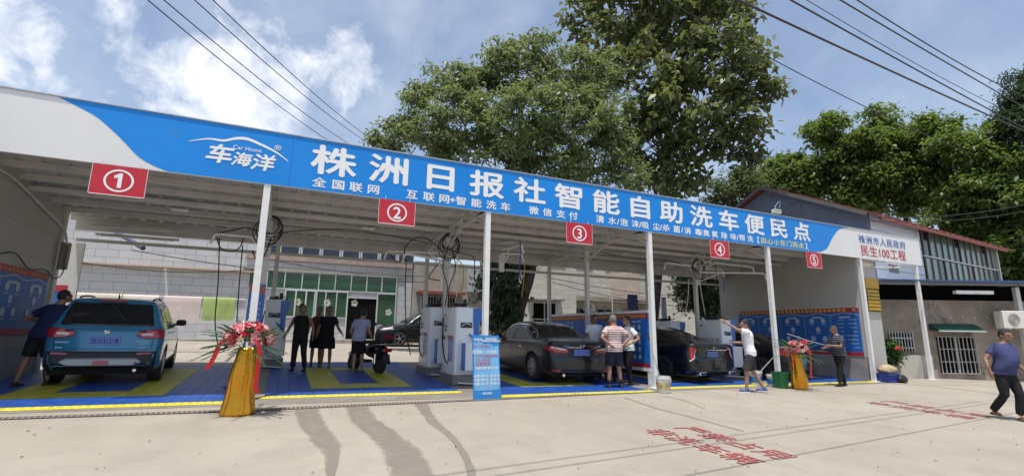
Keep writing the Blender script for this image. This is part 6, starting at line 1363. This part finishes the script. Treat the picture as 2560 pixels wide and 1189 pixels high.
# overhead wires
WIRE = M('cable_black', (.02, .02, .022), .6, var=0)
def wire(lab, a, c, sag, r=.011, grp='overhead wires'):
    a, c = Vector(a), Vector(c); b = B(); b.tube([a.lerp(c, t)-Vector((0, 0, sag*4*t*(1-t))) for t in np.linspace(0, 1, 24)], r, 5); tag(b.obj('overhead_wire', WIRE), lab, 'wire', grp)
for (x0, y0, x1, y1, lab) in ((385, 0, 850, 360, 'leftmost of the four wires crossing the clouds'), (425, 0, 880, 355, 'second from left of the four wires crossing the clouds'), (500, 0, 915, 345, 'third from left of the four wires crossing the clouds'), (545, 0, 930, 340, 'rightmost of the four wires crossing the clouds')):
    a, c = RD(x0, y0, 15), RD(x1, y1, 30); d = a-c; wire(lab, a+d*.14, c-d*.25, .4, .017)
NEARW = {'lowest of the five wires in the upper right sky': ((4.44, 3.15, 5.05), (12.07, 3.79, 5.55)), 'second lowest of the five wires in the upper right sky': ((6.52, 3.9, 6.26), (15.0, 4.64, 6.58)), 'second highest of the five wires in the upper right sky': ((8.2, 4.14, 7.0), (16.1, 4.81, 7.37))}
for (x0, y0, x1, y1, lab) in ((1890, 0, 2500, 290, 'lowest of the five wires in the upper right sky'), (2005, 0, 2510, 285, 'second lowest of the five wires in the upper right sky'), (2050, 0, 2512, 265, 'thin middle wire of the five in the upper right sky'), (2120, 0, 2525, 240, 'second highest of the five wires in the upper right sky'), (2175, 0, 2525, 215, 'highest of the five wires in the upper right sky')):
    if lab in NEARW: a, c = (Vector(q) for q in NEARW[lab]); d = a-c; wire(lab, a+d*1.2, c-d*.9, .12, .013)
    else: a, c = RD(x0, y0, 17), RD(x1, y1, 30); d = a-c; wire(lab, a+d*.5, c-d*.3, .4, .02 if 'thin' not in lab else .012)
a, c = RD(1900, 115, 21), RD(2430, 385, 34); wire('single wire running from the tall tree over the green trees', a+(a-c)*.4, c, .4, .02)
for (p, q, lab) in (((1935, 525), (2560, 528), 'upper of two low wires crossing the gabled hall'), ((1930, 520), (2560, 512), 'lower sagging wire crossing the gabled hall')): wire(lab, RD(*p, 15.6), RD(*q, 22), .35, .012)
for (p, q, lab) in (((330, 625), (1060, 705), 'thicker wire strung across the grey block wall'), ((200, 655), (640, 672), 'thin wire strung low across the grey block wall'), ((640, 640), (1060, 690), 'thin wire strung above the green shopfront')): wire(lab, RD(*p, 24), RD(*q, 25.5), .25, .02, 'wires along the grey building')
for (p, q, lab) in (((1360, 690), (1700, 740), 'upper wire across the white tiled house'), ((1380, 705), (1700, 765), 'lower wire across the white tiled house')): wire(lab, V(*p, 26.5), V(*q, 26.5), .2, .02, 'wires along the tiled house')

# odds and ends round the left corner of the shed
t = thing('end_panel', 'pale wall panel with small poster past the left corner post', 'panel', (-4.8, 15.2, gz(-4.8, 15)))
b = B(); b.box((-5.3, 15.2, gz(-5, 15)-.1), (-4.62, 15.28, 3.4)); b.obj('sheet', M('pale_panel', (.58, .57, .54), .6, var=.08), t)
b = B(); b.box((-5.02, 15.19, 1.55), (-4.80, 15.198, 2.35)); q = b.obj('small_poster', BBL, t); b = B(); b.box((-5.02, 15.184, 2.2), (-4.80, 15.189, 2.35)); b.obj('poster_top', BRD, q)
t = thing('meter_box', 'grey electric box with cables on the left corner of the shed', 'electric box', (-4.65, 14.1, 3.0)); b = B(); b.cbox((-4.64, 14.22, 2.95), (.14, .16, .62), bev=.02); b.obj('box', M('box_grey', (.25, .23, .22), .6), t); b = B(); b.cbox((-4.60, 14.13, 2.95), (.05, .02, .5)); b.obj('door', M('box_brown', (.2, .15, .12), .6), t)
def cable(lab, pts, r=.012, mt=None, grp=None):
    b = B(); b.tube(smooth_path(pts, 8), r, 6); tag(b.obj('wall_cable', mt or HOSE, None, smooth=True), lab, 'cable', grp)
cable('black cable sagging along the left wall above the faded banner', [(-4.72, 9.2, 2.75), (-4.70, 11.3, 2.62), (-4.68, 12.1, 2.72), (-4.69, 12.8, 2.50), (-4.68, 13.5, 2.55), (-4.66, 13.9, 2.42), (-4.6, 14.1, 2.5), (-4.58, 14.15, 2.8)])
cable('pale conduit running down the left wall to the corner', [(-4.70, 9.6, 4.1), (-4.70, 11.2, 4.05), (-4.68, 11.8, 3.98), (-4.68, 13.0, 3.75), (-4.68, 14.0, 3.55), (-4.6, 14.1, 3.2)], .022, STEEL)
for (y, lab) in ((14.3, 'upper tube lamp at the back of the first bay'), (14.7, 'lower tube lamp at the back of the first bay')):
    t = thing('tube_lamp', lab, 'lamp', (-3.4, y, 3.7)); zz = 3.72 if y < 14.5 else 3.56; b = B(); b.box((-4.3, y-.03, zz), (-2.6, y+.03, zz+.05)); b.obj('batten', STEEL, t); b = B(); b.tube([(-4.2, y-.045, zz-.01), (-2.7, y-.045, zz-.01)], .016, 8); b.obj('tube', LAMP, t)
t = thing('stay_pole', 'dark slanting pole behind the back rail of the first bay', 'pole', (-2, 17, 4)); a_, c_ = V(283, 575, 18), V(345, 612, 17); b = B(); b.tube([a_+(a_-c_)*.8, c_+(c_-a_)*.2], .07, 8); b.obj('pole', M('pole_slate', (.06, .08, .13), .5), t)
t = thing('parked_motorbike', 'dark motorbike standing ahead of the teal car', 'motorbike', (-3.9, 15.2, gz(-4, 15)), .3, world=False)
b = B(); b.tube([(-.05, 0, .3), (.05, 0, .3)], .29, 20); b.obj('wheel', TYRE, t, local=True); b = B(); b.ball((0, .45, .75), (.18, .5, .22), 10); b.cbox((0, .1, .7), (.2, .5, .14), bev=.05); b.ball((0, .0, 1.0), (.16, .14, .22), 8); b.obj('body', BLK, t, smooth=True, local=True); b = B(); b.tube([(-.34, .1, 1.12), (0, .15, 1.1), (.34, .1, 1.12)], .018, 6); b.obj('handlebar', BLK, t, local=True); b = B(); b.cbox((.1, -.1, 1.12), (.16, .02, .2), rx=.3, bev=.01); b.obj('visor', FRAME, t, local=True)
# dark clutter on top of the machines and beyond
cable('black cable looping along the roof of the second bay', [(-.3, 12.15, 3.55), (1.0, 12.2, 3.78), (2.2, 12.2, 3.75), (3.4, 12.2, 3.62)], .012)
cable('black cable looping along the roof of the fourth bay', [(8.6, 12.15, 3.85), (10.0, 12.2, 3.74), (11.4, 12.2, 3.8), (12.6, 12.2, 3.6)], .012)
# ============================================================ trees and plants
def leaf_mesh(cent, L, W, rng, droop=.5, fold=.12):
    n_ = len(cent); az = rng.uniform(0, 2*np.pi, n_); el = rng.normal(-droop, .45, n_)
    ax = np.stack([np.cos(az)*np.cos(el), np.sin(az)*np.cos(el), np.sin(el)], 1)
    up = np.stack([rng.normal(0, .5, n_), rng.normal(0, .5, n_), np.ones(n_)], 1); sd = np.cross(ax, up); sd /= np.linalg.norm(sd, axis=1)[:, None]+1e-9; nn = np.cross(sd, ax)
    ln = L*rng.uniform(.65, 1.25, n_)[:, None]; wd = W*rng.uniform(.7, 1.2, n_)[:, None]
    b0 = cent; tip = cent+ax*ln-nn*ln*.12; mid = cent+ax*ln*.45; l = mid+sd*wd*.5+nn*wd*fold; r = mid-sd*wd*.5+nn*wd*fold
    v = np.empty((n_*4, 3)); v[0::4] = b0; v[1::4] = r; v[2::4] = tip; v[3::4] = l; return v
def mesh_quads(name, v, mat, parent=None, org=(0, 0, 0)):
    me = bpy.data.meshes.new(name); nq = len(v)//4; me.vertices.add(len(v)); me.vertices.foreach_set('co', (v-np.array(org)).astype(np.float32).ravel())
    me.loops.add(len(v)); me.loops.foreach_set('vertex_index', np.arange(len(v), dtype=np.int32)); me.polygons.add(nq); me.polygons.foreach_set('loop_start', np.arange(0, len(v), 4, dtype=np.int32))
    me.polygons.foreach_set('loop_total', np.full(nq, 4, dtype=np.int32)) if hasattr(me.polygons[0], 'loop_total') else None
    me.update(calc_edges=True); me.validate(); me.materials.append(mat); o = bpy.data.objects.new(name, me); COL.objects.link(o)
    if parent: o.parent = parent
    return o
BARK = M('bark', (.085, .065, .05), .95, var=.35, scale=5, bump=.8, fine=18)
def tree(name, label, trunk, clumps, lmat, L, W, n_leaf, sub_r=.7, seed=1, droop=.5, shell=.55, tr=.22, group=None, bark=None, per=70, squash=.8):
    rng = np.random.default_rng(seed); base = Vector(trunk[0]); t = thing(name, label, 'tree', tuple(base), group=group); bark = bark or BARK
    b = B(); P = smooth_path(trunk, 6); k = len(P); b.tube(P, [tr*(1-.72*i/(k-1))+(.25*tr if i == 0 else 0) for i in range(k)], 9)
    vol = np.array([c[1]**2*(c[2] if len(c) > 2 else 1) for c in clumps]); vol = vol/vol.sum(); allc = []
    for ci, c in enumerate(clumps):
        ctr, r = Vector(c[0]), c[1]
        j = min(range(k), key=lambda i: (P[i]-ctr).length+(3 if P[i].z > ctr.z else 0)+(4 if i < k*.3 else 0))
        a = P[j]; mid = a.lerp(ctr, .5)+Vector((0, 0, .12*(ctr-a).length)); r0 = tr*.42*(1-.5*j/k); LP = smooth_path([a, mid, ctr], 6)
        b.tube(LP, [r0*(1-.75*i/(len(LP)-1)) for i in range(len(LP))], 6)
        ns = max(6, int(n_leaf*vol[ci]/per)); d = rng.normal(0, 1, (ns, 3)); d /= np.linalg.norm(d, axis=1)[:, None]; rad = r*(shell+(1-shell)*rng.random(ns)**.6)
        sc_ = d*rad[:, None]*np.array([1, 1, squash])+np.array(ctr)
        for s in sc_[:: max(1, ns//9)]:
            a2 = LP[rng.integers(len(LP)//2, len(LP))]; s = Vector(s); m_ = a2.lerp(s, .5)+Vector((0, 0, .08*(s-a2).length)); b.tube([a2, m_, s], [r0*.3, r0*.18, .012], 5)
        for s in sc_:
            q = int(per*rng.uniform(.5, 1.5)); g = rng.normal(0, .42, (q, 3))*sub_r*rng.uniform(.7, 1.25); g[:, 2] = g[:, 2]*.55-(g[:, 0]**2+g[:, 1]**2)*.25/sub_r; allc.append(s+g)
    b.obj('trunk', bark, t, smooth=True)
    v = leaf_mesh(np.concatenate(allc), L, W, rng, droop); mesh_quads('crown', v, lmat, t, tuple(base)); return t
def SP(clumps, seed, k=5, lo=.40, hi=.64, sp=.68):
    rr = random.Random(seed); out = []
    for c in clumps:
        for i in range(k):
            d = Vector((rr.gauss(0, 1), rr.gauss(0, 1), rr.gauss(0, .8))).normalized()*c[1]*sp*rr.random()**.4
            out.append((c[0]+d, c[1]*rr.uniform(lo, hi)))
    return out
def CL(px, py, rp, rho, w_=1.0):
    p = RD(px, py, rho); dep = float(np.array([p.x, p.y, p.z-CZ]) @ _fw); return (p, rp*dep/F, w_)
LM1 = leaf_mat('leaf_mid_green', (.06, .10, .045), (.11, .155, .072), (.21, .245, .14), .44, .42)
LM2 = leaf_mat('leaf_olive', (.045, .068, .026), (.085, .115, .048), (.17, .19, .09), .42, .38)
LM3 = leaf_mat('leaf_fresh', (.05, .098, .026), (.098, .158, .040), (.18, .24, .07), .5, .38)
LM4 = leaf_mat('leaf_dark', (.022, .045, .022), (.04, .07, .03), (.06, .10, .04), .5, .3)
LM5 = leaf_mat('leaf_pale', (.06, .10, .04), (.10, .14, .06), (.15, .19, .08), .5, .3)
# broad tree behind the third bay
z0 = gz(9.2, 19); R1 = 20.5
tree('broadleaf_tree', 'broad spreading tree rising behind the sign board left of the tallest tree', [(9.0, 19, z0-.2), (9.25, 19, 2.2), (9.9, 19, 4.4), (9.9, 19.3, 7.5), (9.6, 19.6, 11.5), (9.4, 19.8, 14.5)],
     [CL(1285, 175, 85, R1), CL(1400, 190, 90, R1), CL(1490, 185, 80, R1+1), CL(1220, 230, 80, R1), CL(1110, 230, 75, R1), CL(1150, 300, 90, R1-1), CL(1050, 290, 70, R1), CL(990, 345, 60, R1), CL(1080, 350, 70, R1-1), CL(1290, 300, 120, R1-1.5), CL(1420, 300, 110, R1-1), CL(1500, 280, 80, R1), CL(1250, 400, 100, R1-1), CL(1380, 400, 95, R1-1), CL(1490, 400, 80, R1), CL(1150, 385, 70, R1), CL(1550, 330, 60, R1), CL(1560, 430, 60, R1), CL(960, 360, 42, R1), CL(1130, 190, 45, R1), CL(1250, 140, 45, R1), CL(1340, 128, 50, R1)],
     LM1, .25, .105, 40000, .58, 3, .35, .55, .34, per=75)
# tallest tree, large leaves
R2 = 24.5; p0 = V(1615, 780, 21.5); p0.z = gz(p0.x, p0.y)-.2
tp = [p0, V(1640, 690, 21.5), V(1652, 560, 21.6), V(1662, 430, 21.8), V(1672, 300, 22), V(1668, 160, 22), V(1665, 30, 22)]
tree('broadleaf_tree', 'tallest tree with big glossy leaves above the middle of the sign board', tp,
     [CL(1680, 40, 110, R2), CL(1560, 40, 105, R2), CL(1470, 50, 60, R2), CL(1800, 45, 90, R2), CL(1620, -70, 130, R2), CL(1760, -60, 120, R2), CL(1480, -60, 80, R2), CL(1550, 130, 90, R2-1), CL(1660, 150, 110, R2-1), CL(1790, 140, 110, R2-1), CL(1870, 210, 75, R2), CL(1890, 120, 40, R2), CL(1620, 250, 90, R2-1), CL(1740, 260, 110, R2-1.5), CL(1850, 290, 65, R2-1), CL(1640, 350, 85, R2-1), CL(1750, 350, 70, R2-1), CL(1830, 345, 50, R2), CL(1860, 380, 38, R2), CL(1690, 430, 70, R2-1), CL(1610, 430, 60, R2), CL(1730, 455, 40, R2-1), CL(1920, 240, 38, R2), CL(1560, 350, 50, R2)],
     LM2, .44, .24, 15500, .75, 8, .45, .45, .40, per=36)
# bright green trees behind the hall
GR = 'bright green trees behind the gabled hall'
for i, (lab, tk, cl, rho, sd, nl) in enumerate((
    ('rounded bright green tree behind the grey gable', (2090, 600), [(2090, 340, 75), (2010, 400, 70), (1950, 430, 60), (2100, 420, 90), (2030, 470, 70), (1930, 470, 45), (2150, 350, 70), (2180, 430, 80), (2110, 480, 60)], 47, 11, 26000),
    ('broad bright green tree in the middle behind the red roof', (2250, 640), [(2200, 330, 70), (2280, 330, 75), (2330, 350, 80), (2240, 410, 90), (2330, 430, 90), (2220, 480, 60), (2300, 480, 70), (2360, 390, 60)], 49, 12, 28000),
    ('large bright green tree at the right edge behind the glazed hall', (2490, 740), [(2400, 360, 75), (2450, 400, 90), (2540, 420, 90), (2420, 480, 90), (2510, 510, 100), (2380, 540, 70), (2450, 580, 90), (2550, 600, 90), (2400, 620, 60), (2620, 480, 110), (2500, 660, 90), (2580, 690, 80)], 46, 13, 36000))):
    base = RD(tk[0], 790, rho); base.z = 1.0; top_ = RD(tk[0]+10, 430, rho)
    tree('leafy_tree', lab, [base, base.lerp(top_, .35), base.lerp(top_, .7)+Vector((.3, 0, 0)), top_], SP([CL(a, c, r, rho+((a*7+c) % 5-2)*.8) for a, c, r in cl], sd), LM3, .42, .20, nl, .85, sd, .38, .6, .35, GR, per=60, squash=.7)
rho = 43; tk = RD(2545, 760, 44); tk.z = 1
tree('dark_conifer', 'dark blue green tree standing at the right edge above the others', [tk, RD(2545, 500, 44), RD(2548, 190, 44)], [CL(2545, 190, 26, 44), CL(2535, 240, 38, 44), CL(2560, 240, 40, 44), CL(2522, 290, 40, 44), CL(2570, 300, 60, 44), CL(2535, 335, 50, 44)], LM4, .30, .10, 9000, .8, 17, .5, .2, .25, per=60)
tk = RD(1830, 640, 31); tk.z = 1
tree('slender_tree', 'pale slender young tree between the tallest tree and the grey gable', [tk, RD(1835, 560, 31), RD(1845, 440, 31)], [CL(1850, 430, 35, 31), CL(1880, 450, 40, 31), CL(1800, 470, 35, 31), CL(1840, 490, 45, 31), CL(1790, 510, 30, 31), CL(1890, 500, 40, 31)], LM5, .28, .10, 5200, .8, 21, .2, .3, .14, per=50)
# bush behind the fourth bay
c = V(1745, 700, 20.5); bz_ = Vector((c.x, c.y, gz(c.x, c.y)))
tree('shrub_tree', 'dense leafy shrub behind the fourth bay beside the right side wall', [bz_, bz_+Vector((0, 0, 1.5)), bz_+Vector((.1, 0, 3.2))], [CL(1720, 690, 45, 25), CL(1760, 680, 45, 25), CL(1790, 720, 45, 25), CL(1730, 740, 45, 25), CL(1775, 760, 40, 25)], leaf_mat('leaf_shrub', (.03, .06, .02), (.07, .11, .035), (.16, .19, .08), .4, .25), .22, .11, 7000, .5, 24, .3, .3, .12, per=60)
# low hanging leafy shoots around the broad tree's trunk
c = V(1275, 730, 18.8)
tree('shrub_tree', 'dark undergrowth round the leaning trunk behind the third bay', [Vector((c.x-1.2, c.y-.3, gz(c.x, c.y))), Vector((c.x-1.1, c.y-.3, 2.2)), Vector((c.x-.7, c.y, 3.6))], [CL(1270, 640, 55, 21), CL(1240, 700, 55, 21), CL(1270, 760, 50, 21), CL(1300, 620, 50, 21), CL(1250, 800, 40, 21)], LM4, .24, .10, 9000, .5, 29, .9, .25, .10, per=60)
# potted bush on the right
x, y = 19.4, 10.0; z = gz(x, y); t = thing('potted_bush', 'leafy potted bush with a red bloom before the brown stucco house', 'plant', (x, y, z))
b = B(); b.lathe((x, y, z), [(.20, 0), (.27, .38), (.30, .38), (.30, .43), (.25, .43), (.22, .3)], 20); b.obj('pot', M('pot_grey', (.25, .23, .2), .8), t, smooth=True, auto=40)
rng = np.random.default_rng(5); d = rng.normal(0, 1, (900, 3)); d /= np.linalg.norm(d, axis=1)[:, None]; cc = np.array([x, y, z+.88])+d*(rng.random(900)**.4)[:, None]*np.array([.50, .42, .46]); mesh_quads('foliage', leaf_mesh(cc, .17, .08, rng, .2), leaf_mat('leaf_pot', (.02, .06, .015), (.04, .10, .02), (.07, .15, .03), .35, .2), t, (x, y, z))
b = B(); [b.ball((x-.25+.12*i, y-.36, z+1.02+.04*(i % 2)), (.10, .05, .05), 6) for i in range(3)]; b.obj('bloom', FR, t)
